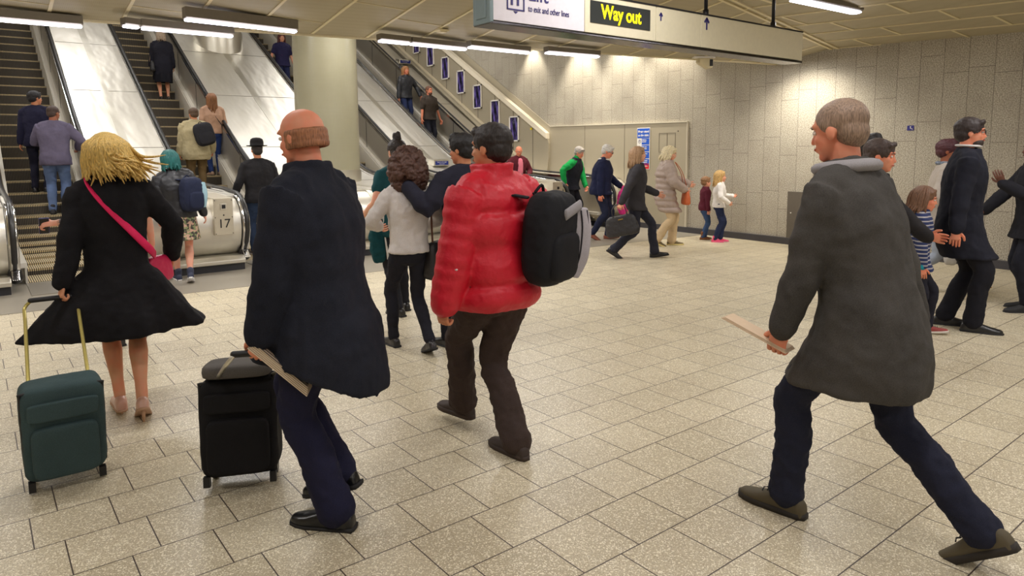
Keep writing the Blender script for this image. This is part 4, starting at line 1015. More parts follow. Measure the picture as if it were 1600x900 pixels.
def suitcase(label, c, rz, w, d, h, rgb, tilt, grip, mat=None, handle_mat=None, tophandle=True):
    t = empty('suitcase', (c[0], c[1], 0), rz, label, 'suitcase'); m = mat or cloth(rgb, 0.8, key='suitcase_fabric')
    R = Matrix.Translation((0, 0, 0.045)) @ Rx(-tilt)
    b = MB(); b.ell((0, 0, h/2+0.015), (w/2, d/2, h/2), R, 30, 0.24); b.build('case_body', m, t, smooth=True, voxel=0.011, sit=3, disp=(0.012, 0.12))
    b = MB(); b.ell((0, -d/2-0.005, h*0.36), (w*0.40, 0.03, h*0.28), R, 24, 0.3); b.build('front_pocket', m, t, smooth=True)
    b = MB(); b.ell((0, -d/2-0.003, h*0.80), (w*0.42, 0.02, h*0.10), R, 24, 0.3); b.build('front_pocket', m, t, smooth=True)
    b = MB(); z = lambda x, y, zz: R @ V((x, y, zz))
    b.tube([z(-w*0.47, -d*0.36, 0.06), z(-w*0.48, -d*0.36, h*0.9), z(-w*0.40, -d*0.36, h+0.0), z(w*0.40, -d*0.36, h+0.0), z(w*0.48, -d*0.36, h*0.9), z(w*0.47, -d*0.36, 0.06)], [0.007]*6, n=6, sm=4); b.build('piping', M['black'], t, smooth=True)
    for sg in (-1, 1):
        b = MB(); b.tube([R @ V((sg*w*0.40-0.012, d*0.36, 0.0)), R @ V((sg*w*0.40+0.012, d*0.36, 0.0))], [0.04, 0.04], n=18, cap='flat'); b.build('wheel', M['rubber'], t, sharp=40)
        b = MB(); b.box((sg*w*0.42, -d*0.4, 0.0), (0.03, 0.03, 0.05), R); b.build('foot', M['black'], t)
    inv = (Matrix.Translation((c[0], c[1], 0)) @ Rz(rz)).inverted(); g = inv @ V(grip); hm = handle_mat or M['chrome']
    gw = w*0.36
    for sg in (-1, 1):
        base = R @ V((sg*gw, d*0.38, h*0.95)); top_ = g+V((sg*gw, 0, -0.04))
        b = MB(); b.tube([base, base.lerp(top_, 0.8), top_, g+V((sg*(gw-0.035), 0, 0))], [0.009, 0.009, 0.009, 0.009], n=10, sm=3); b.build('handle_rod', hm, t, smooth=True)
    b = MB(); b.tube([g+V((-gw+0.03, 0, 0)), g+V((gw-0.03, 0, 0))], [0.014, 0.014], n=12); b.build('grip', M['black'], t, smooth=True)
    return t
gold = plain((206, 190, 110), 0.3, 0.6, key='pale_gold_tube')
suitcase('dark green fabric suitcase with pale gold handle rods, pulled at the left', (0.27, 3.93), -0.02, 0.35, 0.20, 0.47, (60, 78, 80), -0.10, (LH.x-0.07, LH.y-0.01, LH.z), handle_mat=gold)

# --- 2 big man in navy coat walking left with a black wheeled bag
NAVYCOAT = cloth((32, 34, 44), 0.9, key='navy_wool', var=0.25)
p = Person('balding ginger man in a long navy coat striding left with a black wheeled bag', 1.20, 2.72, -0.66, 1.80, lean=0.07, side=0.0,
           feet=((-0.07, 0.0, 0.0, -0.02, 0), (0.07, 0.03, 0.3, 0.06, 0.06)), pel=(0, 0.04), wrists=((-0.27, 0.13, 0.80), (0.26, 0.02, 0.85)),
           head=(0.1, 0.12), skin_rgb=SK_RED, vox=0.0065, bulk=1.14, wide=1.12, curl=(1.5, 0.9))
p.top(name='coat', mat=NAVYCOAT, hem=0.74, hemr=(0.27, 0.27), sway=(0.0, -0.06), tail=0.16, ripple=0.04, thick=0.024, bl=1.15, disp=(0.03, 0.12), vox=0.010, collar_h=0.02)
p.trousers((33, 33, 56), slim=1.16, flare=0.022, disp=(0.02, 0.06)); p.shoes((18, 18, 20), 'dress'); p.brows((170, 100, 60))
b = MB()
for q in range(110):
    r_ = radians(158+224*(q % 37)/36); b.ell((0.0765*cos(r_), -0.018+0.092*sin(r_), -0.03+0.022*(q//37)), (0.010, 0.012, 0.020), p.H, 8)
p.mk(b, 'hair', hairm((158, 104, 70)), voxel=0.005, sit=4)
LH = p.W(p.hand[0][0]); ph = p
t = suitcase('black wheeled bag with a grey top flap, held by the navy-coated man', (0.96, 3.36), -0.45, 0.36, 0.22, 0.47, (26, 25, 27), 0.10, (LH.x, LH.y, LH.z), handle_mat=M['steel'])
b = MB(); b.ell((0, -0.02, 0.525), (0.16, 0.13, 0.035), Matrix.Translation((0, 0, 0.045)) @ Rx(-0.1), 20, 0.4); b.build('top_flap', cloth((92, 88, 84), 0.8), t, smooth=True)
np_ = empty('folded_newspaper', LH+V((0.06, -0.06, -0.06)), -0.45, 'folded newspaper held beside the bag by the man in the navy coat', 'newspaper'); np_.rotation_euler = (0.0, 0.75, -0.55)
b = MB()
for i in range(5): b.box((0, 0, i*0.006), (0.30-0.01*i, 0.12-0.006*i, 0.004))
b.build('pages', plain((206, 186, 158), 0.8, key='newsprint'), np_, bevel=0.001)
b = MB()
for i in range(5): b.box((0, -0.045+0.022*i, 0.0275), (0.25, 0.008, 0.001))
b.build('print', plain((90, 78, 70), 0.8, key='newsprint_ink'), np_)

# --- 3 man in red puffer jacket with backpack
p = Person('dark-haired man in a bright red puffer jacket with a black backpack', 2.17, 2.80, -0.02, 1.79, lean=0.05, twist=-0.12,
           feet=((0.04, 0.44, 0.0, -0.1, 0.06), (0.02, -0.06, 0.0, 0.0, 0)), pel=(-0.04, -0.14), wrists=((-0.30, 0.04, 0.80), (0.34, 0.16, 1.02)),
           head=(-0.25, 0.02), skin_rgb=SK_TAN, vox=0.0065, bulk=1.08, wide=1.0, curl=(1.2, 0.9), poles=((-0.6, -1, 0), (1, -0.8, -0.2)))
def nylon(rgb):
    m, nt, bs = new_mat('puffer_nylon'); t = NT(nt); tc = t.n('ShaderNodeTexCoord').outputs['Object']; c = lin(rgb)
    n = t.noise(tc, 18, 3); t.l(t.mix(n, tuple(v*0.92 for v in c), tuple(min(1, v*1.08) for v in c)), bs.inputs['Base Color'])
    bs.inputs['Roughness'].default_value = 0.5; t.bump(n, 0.4, 0.02, bs); return m
RED = nylon((206, 24, 46))
p.top(name='puffer_jacket', mat=RED, hem=0.83, hemr=(0.22, 0.19), thick=0.04, puffer=0.18, bl=1.25, disp=(0.016, 0.10), vox=0.009, collar_h=0.045, recess=0.03)
p.trousers((66, 54, 50), slim=1.12, flare=0.022, disp=(0.028, 0.05)); p.shoes((56, 42, 36), 'sneaker', sole=(60, 46, 38)); p.hair((38, 29, 27), 'short', seed=5); p.brows((38, 29, 27))
b = MB()
for k in range(3): b.tube([p.elb[0]+V((-0.075, -0.03+0.0, -0.015-0.028*k)), p.elb[0]+V((-0.05, -0.07, -0.012-0.028*k))], [0.007, 0.007], n=6)
p.mk(b, 'sleeve_badge', plain((226, 206, 206), 0.6, key='badge_white'))
def pnl(t, w, d, h):
    b = MB(); gx = w/2
    b.tube([(gx*0.80, -d*0.98, h*0.30), (gx*0.84, -d*1.06, 0.05), (gx*0.78, -d*1.06, -h*0.2), (gx*0.62, -d*0.96, -h*0.40)], [(0.04, 0.014), (0.05, 0.014), (0.05, 0.014), (0.04, 0.012)], side=(0.75, -0.5, 0), n=10, sm=5)
    b.build('grey_panel', cloth((176, 170, 176), 0.6, key='grey_webbing'), t, smooth=True)
    b = MB()
    for off in (-0.022, 0.022): b.tube([(gx*0.80+off*0.9, -d*1.05-0.004-off*0.3, h*0.30), (gx*0.84+off*0.9, -d*1.06-0.014-off*0.3, 0.05), (gx*0.78+off*0.9, -d*1.06-0.014-off*0.3, -h*0.2), (gx*0.62+off*0.9, -d*0.96-0.012-off*0.3, -h*0.40)], [0.004]*4, n=6, sm=4)
    b.build('panel_stripe', cloth((52, 50, 54), 0.7), t, smooth=True)
    b = MB(); b.tube([(-w*0.1, -d*1.0, h*0.28), (w*0.35, -d*0.98, h*0.36)], [(0.03, 0.012)]*2, side=(0, 0, 1), n=10); b.build('grey_patch', cloth((150, 146, 150), 0.6), t, smooth=True)
bp = backpack('big black backpack with a grey-white curved panel, on the man in red', (30, 30, 34), (0.33, 0.20, 0.48), panel=pnl)
p.place(bp, p.c(0.10, -0.175, 1.19), Rz(0.30) @ Rx(0.08))
HERE_AFTER_RED = True

# --- 4 curly haired woman, friend in dark jacket with arm around her, and bun-haired person
p = Person('woman with big curly brown hair in a grey-white top and black trousers', 2.74, 4.76, 0.12, 1.62, lean=0.03,
           feet=((-0.08, 0.24, 0.0, -0.1, 0), (0.08, -0.22, 0.35, 0.1, 0)), wrists=((-0.17, 0.26, 1.08), (0.20, 0.24, 1.04)), skin_rgb=SK_PALE, female=True, vox=0.0085, wide=0.92, poles=((-1, -0.6, -0.4), (1, -0.6, -0.4)))
p.top((206, 200, 196), 'blouse', hem=0.90, thick=0.014, disp=(0.018, 0.06)); p.trousers((34, 34, 42), slim=0.86); p.shoes((34, 30, 32), 'dress'); p.hair((86, 56, 44), 'curly', vol=1.15, n=170); p.brows((60, 40, 30))
bg = handbag('black shoulder bag with brown leather strap on the curly-haired woman', (36, 32, 33), (0.34, 0.16, 0.32), 0, clasp=False); p.place(bg, (0.30, -0.02, 0.96), Rz(0.3))
b = MB(); b.tube([(-0.11, 0, -0.03), (-0.10, 0.02, 0.26), (-0.07, 0.02, 0.46), (0.0, 0.02, 0.42), (0.08, 0.0, 0.2), (0.11, 0, -0.03)], [(0.012, 0.004)]*6, side=(0, 1, 0), n=8, sm=4); b.build('strap', plain((96, 60, 44), 0.5, key='brown_leather'), bg, smooth=True)
b = MB(); b.tube([(-0.12, -0.05, -0.1), (-0.15, -0.07, -0.24), (-0.11, -0.08, -0.36), (-0.05, -0.08, -0.33), (-0.06, -0.07, -0.2)], [(0.010, 0.004)]*5, side=(0, 1, 0), n=8, sm=4); b.build('hanging_strap', plain((96, 60, 44), 0.5, key='brown_leather'), bg, smooth=True)
p = Person('black-haired person in a navy quilted jacket resting an arm on the curly-haired woman', 3.12, 4.48, 0.05, 1.75, lean=0.03, side=-0.03,
           feet=((-0.1, 0.20, 0.0, -0.1, 0), (0.1, -0.18, 0.3, 0.1, 0)), wrists=((-0.44, 0.16, 1.33), (0.24, 0.10, 0.86)), poles=((-0.6, -0.5, -1), None), head=(-0.5, 0.05), skin_rgb=SK_TAN, vox=0.009)
p.top((38, 38, 50), 'jacket', hem=0.82, thick=0.026, bl=1.12); p.trousers((34, 33, 40), slim=0.95); p.shoes((30, 28, 30), 'dress'); p.hair((26, 23, 25), 'quiff', vol=1.3, seed=9); p.brows((26, 23, 25))
p = Person('person with a dark topknot bun in a teal top, half hidden beyond the curly-haired woman', 3.33, 5.88, 0.0, 1.72, feet=((-0.09, 0.0, 0, -0.1, 0), (0.09, 0.2, 0, 0.1, 0)), wrists=((-0.28, 0.20, 1.02), (0.24, 0.1, 0.86)), skin_rgb=SK_PALE, female=True, bare_arms=True)
p.top((30, 74, 80), 'top', hem=0.80, sleeve=0.25, thick=0.014); p.trousers((38, 38, 44), slim=0.9); p.shoes((24, 22, 24), 'dress'); p.hair((40, 30, 28), 'bun'); p.brows((40, 30, 28))
tc_ = empty('folded_coat', (0, 0, 0), 0, 'teal coat with pale lining hanging over the arm of the topknot person', 'coat'); p.place(tc_, (-0.22, 0.14, 1.0))
b = MB(); b.ell((0, 0, -0.20), (0.085, 0.045, 0.26), None, 22, 0.6); b.build('cloth', cloth((20, 66, 72)), tc_, smooth=True, voxel=0.01, sit=2, disp=(0.05, 0.08))
b = MB(); b.tube([(0.03, -0.05, 0.0), (0.045, -0.055, -0.2), (0.07, -0.05, -0.42)], [(0.012, 0.006)]*3, side=(1, 0, 0), n=8, sm=3); b.build('lining_edge', cloth((220, 216, 210)), tc_, smooth=True)

# --- 5 grey-haired man striding left in a long grey coat (front right)
COATG = cloth((72, 69, 66), 0.92, key='grey_wool', var=0.25)
p = Person('tall grey-haired man in a long dark grey coat striding left with a folded paper', 2.87, 1.30, 0.0, 1.86, lean=0.23,
           feet=((-0.09, 0.23, 0.0, -0.05, 0), (0.09, -0.48, 0.62, 0.05, 0)), pel=(0, 0.06), wrists=((-0.25, 0.22, 0.80), (0.25, -0.06, 0.84)), head=(-0.05, 0.10), skin_rgb=SK_RED, vox=0.0065, bulk=1.06, wide=1.04, curl=(1.1, 0.7))
p.top(name='coat', mat=COATG, hem=0.64, hemr=(0.23, 0.25), cap=0.25, sway=(0, -0.02), thick=0.022, bl=0.98, disp=(0.03, 0.12), vox=0.010, ripple=0.03, collar_h=0.01)
p.trousers((36, 38, 54), slim=1.04, flare=0.014, disp=(0.024, 0.05)); p.shoes((84, 74, 52), 'sneaker', sole=(44, 38, 32))
p.hair((150, 124, 104), 'crop'); p.brows((150, 124, 104))
b = MB(); b.tube([p.c(0.10*cos(a), 0.0+0.09*sin(a)-0.01, 1.495+0.01*sin(a)) for a in [2*pi*k/16 for k in range(17)]], [(0.026, 0.036)]*17, side=(0, 0, 1), n=10); p.mk(b, 'scarf', cloth((150, 146, 148)))
w0, f0, t0, n0 = p.hand[0]; pc = p.W(w0)
ppr = empty('folded_paper', pc, 0, 'folded paper in the forward hand of the tall man in the grey coat', 'paper'); ppr.rotation_euler = (0.35, 0.0, 0.15)
b = MB()
for i in range(3): b.box((0, 0.10, i*0.004), (0.10-0.006*i, 0.30-0.01*i, 0.003))
b.build('sheets', plain((222, 196, 166), 0.8, key='cream_paper'), ppr, bevel=0.001)

# --- group at the right
def walker(st, ph=1): return ((-0.09, st/2*ph, -0.12 if ph > 0 else 0.45, -0.08, 0), (0.09, -st/2*ph, 0.45 if ph > 0 else -0.12, 0.08, 0))
p = Person('brown-haired man in dark clothes and brown shoes, walking right behind the tall grey-coated man', 5.05, 2.30, 2.75, 1.66, feet=walker(0.34), wrists=((-0.30, 0.42, 0.98), (0.26, 0.05, 0.84)), skin_rgb=SK_RED, head=(0.1, 0.1), curl=(0.6, 0.5), poles=((-0.4, -0.6, -1), None), hands=((0.0, 1, -0.1), None))
p.top((44, 42, 44), 'jacket', hem=0.78, thick=0.022); p.trousers((46, 42, 42), slim=1.1, flare=0.012); p.shoes((112, 76, 48), 'dress', sole=(70, 48, 30)); p.hair((66, 50, 44), 'short', seed=21); p.brows((66, 50, 44))
b = MB(); b.tube([p.elb[0].lerp(p.wr[0], 0.45), p.wr[0]], [0.052, 0.044], n=14); p.mk(b, 'shirt_cuff', cloth((150, 144, 172), 0.8, key='plaid_cotton'))
p = Person('black-haired man whose head shows above the brown-haired walker', 6.35, 2.95, 2.70, 1.73, feet=walker(0.5, -1), skin_rgb=SK_TAN)
p.top((34, 33, 38), 'jacket', hem=0.78, thick=0.022); p.trousers((32, 31, 36), slim=1.0); p.shoes((34, 32, 34), 'dress'); p.hair((32, 27, 28), 'quiff', seed=22); p.brows((32, 27, 28))
# child in striped shirt
def stripes(a, c, n, tilt=0.0):
    m, nt, bs = new_mat('striped_cotton'); t = NT(nt); tc = t.n('ShaderNodeTexCoord').outputs['Object']; sp = t.n('ShaderNodeSeparateXYZ'); t.l(tc, sp.inputs[0])
    f = t.m('FRACT', t.m('MULTIPLY', sp.outputs[2], n)); t.l(t.mix(t.step(f, 0.66, 0.70), lin(a), lin(c)), bs.inputs['Base Color']); bs.inputs['Roughness'].default_value = 0.9; return m
p = Person('brown-haired child in a navy and pale striped shirt with teal cuffs', 6.35, 2.48, 2.65, 1.26, feet=walker(0.42), wrists=((-0.24, 0.10, 0.84), (0.24, 0.05, 0.80)), skin_rgb=SK_RED, child=1.22, head=(0.1, 0.15))
p.top(name='striped_shirt', mat=stripes((36, 48, 92), (164, 160, 160), 30), hem=0.80, thick=0.016); p.trousers((36, 36, 46), slim=0.95); p.shoes((150, 60, 56), 'sneaker', sole=(214, 206, 196)); p.hair((118, 84, 62), 'bob', length=0.22, n=60, seed=4, vol=1.05); p.brows((90, 60, 40))
for i in (0, 1): b = MB(); b.tube([p.elb[i].lerp(p.wr[i], 0.72), p.wr[i]], [0.044, 0.042], n=14); p.mk(b, 'cuff', cloth((38, 150, 168)))
# maroon-haired woman
p = Person('woman with short maroon hair, grey sweater and mustard shoes, walking right along the wall', 8.52, 3.10, 2.75, 1.72, feet=walker(0.70), wrists=((-0.22, 0.24, 0.98), (0.25, 0.15, 0.92)), skin_rgb=SK_BROWN, female=True, head=(0.15, 0))
p.top((178, 168, 158), 'sweater', hem=0.80, thick=0.020, disp=(0.012, 0.05)); p.trousers((150, 158, 172), slim=0.95); p.shoes((190, 138, 50), 'sneaker', sole=(236, 226, 200)); p.hair((78, 36, 44), 'quiff', vol=1.5, seed=30); p.brows((50, 26, 28))
b = MB(); b.tube([p.c(0.085*cos(a), 0.085*sin(a)-0.005, 1.50) for a in [2*pi*k/16 for k in range(17)]], [(0.022, 0.026)]*17, side=(0, 0, 1), n=10); p.mk(b, 'scarf', cloth((128, 136, 150), 0.8, key='patterned_scarf', var=0.5, scale=40))
bg = handbag('pale grey tote bag hanging beside the maroon-haired woman', (176, 172, 166), (0.34, 0.12, 0.36), 0.24, clasp=False, name='tote_bag'); p.place(bg, (0.30, 0.12, 0.72))
# bearded man with glasses
p = Person('bearded man with glasses in a long navy coat, walking right', 6.87, 2.30, 2.72, 1.85, feet=((-0.09, -0.08, 0, -0.08, 0), (0.09, 0.10, 0, 0.08, 0)), pel=(0, -0.04), wrists=((-0.26, 0.08, 0.84), (0.26, -0.04, 0.84)), skin_rgb=SK_RED, head=(0.05, 0.02), bulk=1.05)
p.top((33, 34, 44), 'coat', hem=0.62, hemr=(0.22, 0.20), thick=0.022, sway=(0, -0.02), mat=cloth((33, 34, 44), 0.9, key='navy_wool')); p.trousers((31, 31, 38), slim=1.12, flare=0.012); p.shoes((30, 30, 32), 'dress'); p.hair((50, 38, 36), 'short', seed=31); p.brows((50, 38, 36)); p.glasses()
b = MB(); b.ell((0, 0.040, -0.075), (0.056, 0.052, 0.045), p.H, 16); b.ell((0, 0.088, -0.046), (0.026, 0.008, 0.006), p.H, 10); p.mk(b, 'beard', hairm((58, 46, 42)), voxel=0.007, sit=2)
b = MB(); b.tube([p.c(0.078*cos(a), 0.078*sin(a)-0.005, 1.535) for a in [2*pi*k/14 for k in range(15)]], [(0.010, 0.018)]*15, side=(0, 0, 1), n=8); p.mk(b, 'shirt_collar', cloth((210, 206, 204)))
# person at right edge
p = Person('dark-haired person in a black coat at the right picture edge, pointing a raised finger', 8.10, 2.16, -0.62, 1.68, feet=((-0.1, 0.0, 0, -0.2, 0), (0.1, -0.10, 0, 0.2, 0)), wrists=((-0.20, 0.36, 1.30), (0.12, 0.42, 0.98)), skin_rgb=SK_DARK, female=True, hands=((-0.15, 0.5, 0.9), (-0.6, 0.8, -0.1)), poles=((-0.6, -0.4, -1), (1, -0.5, -1)), curl=(0.35, 0.4))
p.top((34, 34, 40), 'coat', hem=0.74, thick=0.022); p.trousers((32, 33, 42), slim=0.98); p.shoes((26, 26, 28), 'boot'); p.hair((34, 28, 30), 'short', seed=33); p.brows((34, 28, 30))
b = MB(); b.tube([p.elb[0].lerp(p.wr[0], 0.1), p.elb[0].lerp(p.wr[0], 0.6)], [0.06, 0.052], n=14); p.mk(b, 'turned_cuff', cloth((150, 146, 146)))

# --- people crossing by the panel
p = Person('bald man in a pink shirt and dark red jacket coming off the rightmost escalator', 9.72, 12.05, 3.35, 1.66, lean=0.08, feet=walker(0.2), z=0.03, wrists=((-0.16, 0.26, 1.06), (0.14, 0.26, 1.08)), poles=((-1, -0.4, -1), (1, -0.4, -1)), skin_rgb=SK_RED, head=(0.2, 0.35))
p.top((92, 34, 44), 'jacket', hem=0.82, thick=0.022); p.trousers((40, 38, 44)); p.shoes((30, 28, 30), 'dress'); p.brows((150, 120, 100))
b = MB(); b.ell((0, 0.14, 1.24), (0.075, 0.045, 0.22), Matrix.Translation(p.c(0, 0, 0.93)-V((0, 0, 0.93))) @ Matrix.Identity(4), 16, 0.7); p.mk(b, 'shirt', cloth((232, 130, 150)))
p = Person('grey-haired man in a green and black fleece leaning at the number 19 newel', 9.72, 10.35, 2.75, 1.68, lean=0.28, feet=walker(0.34), wrists=((0.0, 0.40, 0.74), (0.40, 0.05, 0.99)), poles=((-1, -0.4, -1), (1, -0.6, 0.4)), skin_rgb=SK_RED, head=(0.1, 0.3), bulk=1.1)
p.top((38, 40, 50), 'fleece', hem=0.82, sleeve=0, thick=0.022); p.trousers((36, 36, 44)); p.shoes((30, 28, 28), 'dress'); p.hair((176, 168, 160), 'short', seed=41); p.brows((150, 140, 130))
b = MB()
for i in (0, 1):
    b.tube([p.c(0.0, -0.01, 1.42), p.sh[i], p.sh[i].lerp(p.elb[i], 0.5), p.elb[i], p.wr[i]], [0.085, 0.085, 0.074, 0.066, 0.05], n=14, sm=2)
b.tube([p.c(0, 0, 1.40), p.c(0, 0, 1.52)], [0.12, 0.075], n=16); p.mk(b, 'green_sleeves_and_yoke', cloth((24, 152, 74)), voxel=0.011, sit=3, disp=(0.02, 0.07))
p = Person('white-haired man in a navy sweater with a white collar carrying a pink bag', 8.82, 8.62, 2.45, 1.69, lean=0.12, feet=walker(0.32), wrists=((-0.24, 0.34, 0.98), (0.28, 0.02, 0.84)), poles=((-1, -0.4, -1), None), skin_rgb=SK_RED, head=(0.1, 0.35), bulk=1.22, wide=1.04, curl=(1.4, 0.6))
p.top((30, 34, 62), 'sweater', hem=0.84, thick=0.018, collar=False); p.trousers((34, 38, 60), slim=1.06); p.shoes((130, 70, 50), 'dress', sole=(90, 50, 36)); p.hair((214, 210, 204), 'short', seed=42); p.brows((190, 186, 180)); p.glasses()
b = MB(); b.tube([p.c(0.095*cos(a), 0.085*sin(a)-0.005, 1.475+0.015*abs(cos(a))) for a in [2*pi*k/14 for k in range(15)]], [(0.012, 0.028)]*15, side=(0, 0, 1), n=8); p.mk(b, 'shirt_collar', cloth((236, 230, 224)))
bg = empty('pink_bag', (0, 0, 0), 0, 'bright pink soft bag hanging from the hand of the white-haired man', 'bag'); h0 = p.hand[0][0]; p.place(bg, h0)
b = MB(); b.ell((0, 0.0, -0.24), (0.12, 0.09, 0.22), None, 20, 0.8); b.tube([(0, 0, -0.06), (0, 0, 0.02)], [0.05, 0.02], n=12); b.build('bag_body', cloth((232, 62, 150), 0.7, key='pink_cloth'), bg, smooth=True, voxel=0.01, sit=2, disp=(0.05, 0.07))
b = MB(); b.tube([(-0.03, 0, -0.05), (0, 0.01, 0.05), (0.03, 0, -0.05)], [0.006]*3, n=6, sm=4); b.build('handle', cloth((222, 52, 140)), bg, smooth=True)
p = Person('woman in a dark suit and low black heels striding right with a black handbag', 7.72, 6.84, 2.36, 1.68, lean=0.08, feet=((-0.06, 0.34, -0.15, -0.05, 0), (0.06, -0.36, 0.55, 0.05, 0)), wrists=((-0.24, 0.34, 0.98), (0.27, -0.22, 0.86)), skin_rgb=SK_PALE, female=True, curl=(0.5, 1.5), wide=0.94)
p.top((58, 56, 60), 'jacket', hem=0.80, thick=0.02); p.trousers((46, 47, 58), slim=0.98, flare=0.02); p.shoes((24, 22, 24), 'dress'); p.hair((158, 124, 90), 'bob', length=0.26, n=60, seed=43, vol=1.1); p.brows((120, 90, 60))
bg = handbag('black leather handbag with a gold bar swinging beside the suited woman', (40, 38, 40), (0.46, 0.18, 0.30), 0.16); p.place(bg, p.hand[1][0]-V((0, 0, 0.12)), Rz(1.57) @ Ry(-0.2))
p = Person('blonde-white haired woman in a quilted beige coat and tan trousers with an orange bag', 9.10, 7.34, 2.32, 1.655, lean=0.05, feet=((-0.08, 0.10, 0, -0.05, 0), (0.08, -0.22, 0.4, 0.05, 0)), wrists=((-0.12, 0.40, 1.08), (0.16, 0.30, 1.0)), poles=((-1, -0.5, -1), (1, -0.5, -1)), skin_rgb=SK_PALE, female=True, head=(0.1, 0.3), bulk=1.08)
p.top(name='quilted_coat', mat=nylon((172, 154, 144)), hem=0.60, hemr=(0.21, 0.19), thick=0.035, puffer=0.10, bl=1.15, disp=(0.012, 0.06)); p.trousers((200, 176, 140), slim=1.15, flare=0.02); p.shoes((98, 82, 46), 'sneaker', sole=(214, 196, 130)); p.hair((232, 214, 176), 'bob', length=0.22, n=80, seed=44, vol=1.12); p.brows((170, 150, 120))
bg = handbag('orange-brown shoulder bag against the front of the quilted coat', (196, 98, 52), (0.24, 0.10, 0.24), 0, clasp=False); p.place(bg, (0.10, 0.30, 0.98), Rz(0.2))
b = MB(); b.tube([(-0.09, 0, -0.02), (-0.06, -0.06, 0.25), (0.02, -0.20, 0.46), (0.08, -0.1, 0.3), (0.09, 0, -0.02)], [0.006]*5, n=6, sm=4); b.build('strap', plain((170, 84, 46), 0.5, key='orange_leather'), bg, smooth=True)
ph = empty('leaflet', (0, 0, 0), 0, 'white leaflet held in front of the woman in the quilted coat', 'leaflet'); p.place(ph, (0.06, 0.34, 0.96), Rx(0.1))
b = MB(); b.box((0, 0, 0), (0.10, 0.004, 0.20)); b.box((0.004, -0.005, 0), (0.10, 0.003, 0.20)); b.build('sheet', M['white'], ph)
p = Person('small blonde girl in a white top, jeans and pink shoes by the stone wall', 10.12, 7.06, 2.45, 1.20, feet=((-0.08, 0.06, 0, -0.1, 0), (0.08, -0.08, 0, 0.1, 0)), wrists=((-0.05, 0.34, 1.15), (0.20, 0.22, 1.0)), poles=((-1, -0.4, -1), (1, -0.5, -1)), skin_rgb=SK_PALE, female=True, child=1.25)
p.top((234, 230, 226), 'top', hem=0.88, thick=0.02); p.trousers((38, 46, 76), slim=1.05); p.shoes((222, 66, 110), 'sneaker', sole=(226, 100, 140)); p.hair((206, 168, 106), 'bob', length=0.26, n=60, seed=45); p.brows((150, 120, 80))
p = Person('little child in a maroon jacket, jeans and brown boots behind the blonde girl', 10.22, 7.42, 2.2, 1.08, feet=((-0.08, 0.05, 0, -0.1, 0), (0.08, -0.06, 0, 0.1, 0)), skin_rgb=SK_PALE, child=1.28)
p.top((96, 38, 54), 'jacket', hem=0.84, thick=0.02); p.trousers((62, 84, 124), slim=1.05); p.shoes((132, 82, 44), 'boot', sole=(100, 62, 34)); p.hair((150, 110, 74), 'short'); p.brows((120, 90, 60))

# --- people by and on the escalators
def stepz(y):
    k = math.floor((y-10.93)/0.4+1e-6); yy = 10.93+0.4*k
    return max(0.012, prof(yy, 0.0, -7.62, 0.9)-0.04)
def onstep(k): y = 10.93+0.4*k; return y+0.17, max(0.012, prof(y, 0.0, -7.62, 0.9)-0.04)+0.002
SMALL = ((-0.09, 0, 0, -0.15, 0), (0.09, 0.02, 0, 0.15, 0))
p = Person('man in a black bowler hat, black shirt and jeans stepping up to the escalator', 3.50, 10.62, 0.08, 1.73, z=0.022, feet=((-0.09, 0.14, 0, -0.1, 0), (0.09, -0.10, 0.2, 0.1, 0)), wrists=((-0.36, 0.12, 0.92), (0.33, 0.02, 0.88)), skin_rgb=SK_TAN, bulk=1.1, wide=1.05)
p.top((38, 37, 40), 'shirt', hem=0.84, thick=0.018); p.trousers((48, 62, 88), slim=1.05); p.shoes((70, 60, 58), 'sneaker', sole=(150, 140, 130)); p.hair((44, 36, 34), 'crop')
b = MB(); H = p.H
rr = [[H @ V((r*cos(2*pi*k/28), -0.015+r*1.1*sin(2*pi*k/28), z)) for k in range(28)] for r, z in ((0.08, 0.065), (0.150, 0.072), (0.158, 0.084), (0.149, 0.079), (0.10, 0.074), (0.10, 0.14), (0.088, 0.178), (0.055, 0.198), (0.01, 0.204))]
b.rings(rr); p.mk(b, 'bowler_hat', cloth((24, 23, 25), 0.8, key='felt'))
p = Person('teal-haired woman in a black leather jacket and floral skirt left of the number 17 newel', 2.02, 9.12, 0.12, 1.66, lean=0.10, side=-0.12, feet=((-0.05, 0.22, 0, -0.1, 0), (0.06, -0.14, 0.4, 0.1, 0)), wrists=((-0.26, 0.1, 0.86), (0.30, 0.10, 0.86)), skin_rgb=(214, 160, 136), female=True, bare=True)
def floral():
    m, nt, bs = new_mat('floral_print'); t = NT(nt); tc = t.n('ShaderNodeTexCoord').outputs['Object']; v = t.n('ShaderNodeTexVoronoi'); v.inputs['Scale'].default_value = 38; t.l(tc, v.inputs['Vector'])
    sc_ = t.n('ShaderNodeSeparateColor'); t.l(v.outputs['Color'], sc_.inputs[0]); c = t.mix(t.step(sc_.outputs[0], 0.4, 0.45), lin((60, 54, 50)), t.mix(t.step(sc_.outputs[1], 0.5, 0.55), lin((196, 160, 140)), lin((128, 140, 96)))); t.l(c, bs.inputs['Base Color']); return m
p.top(name='leather_jacket', mat=plain((30, 31, 37), 0.4, key='black_leather'), hem=0.88, thick=0.022); p.skirt(mat=floral(), hem=0.58, r=(0.23, 0.19), ripple=0.05); p.shoes((44, 50, 74), 'sneaker', sole=(222, 218, 214)); p.hair((22, 98, 96), 'bob', length=0.2, n=50, vol=1.05, seed=50)
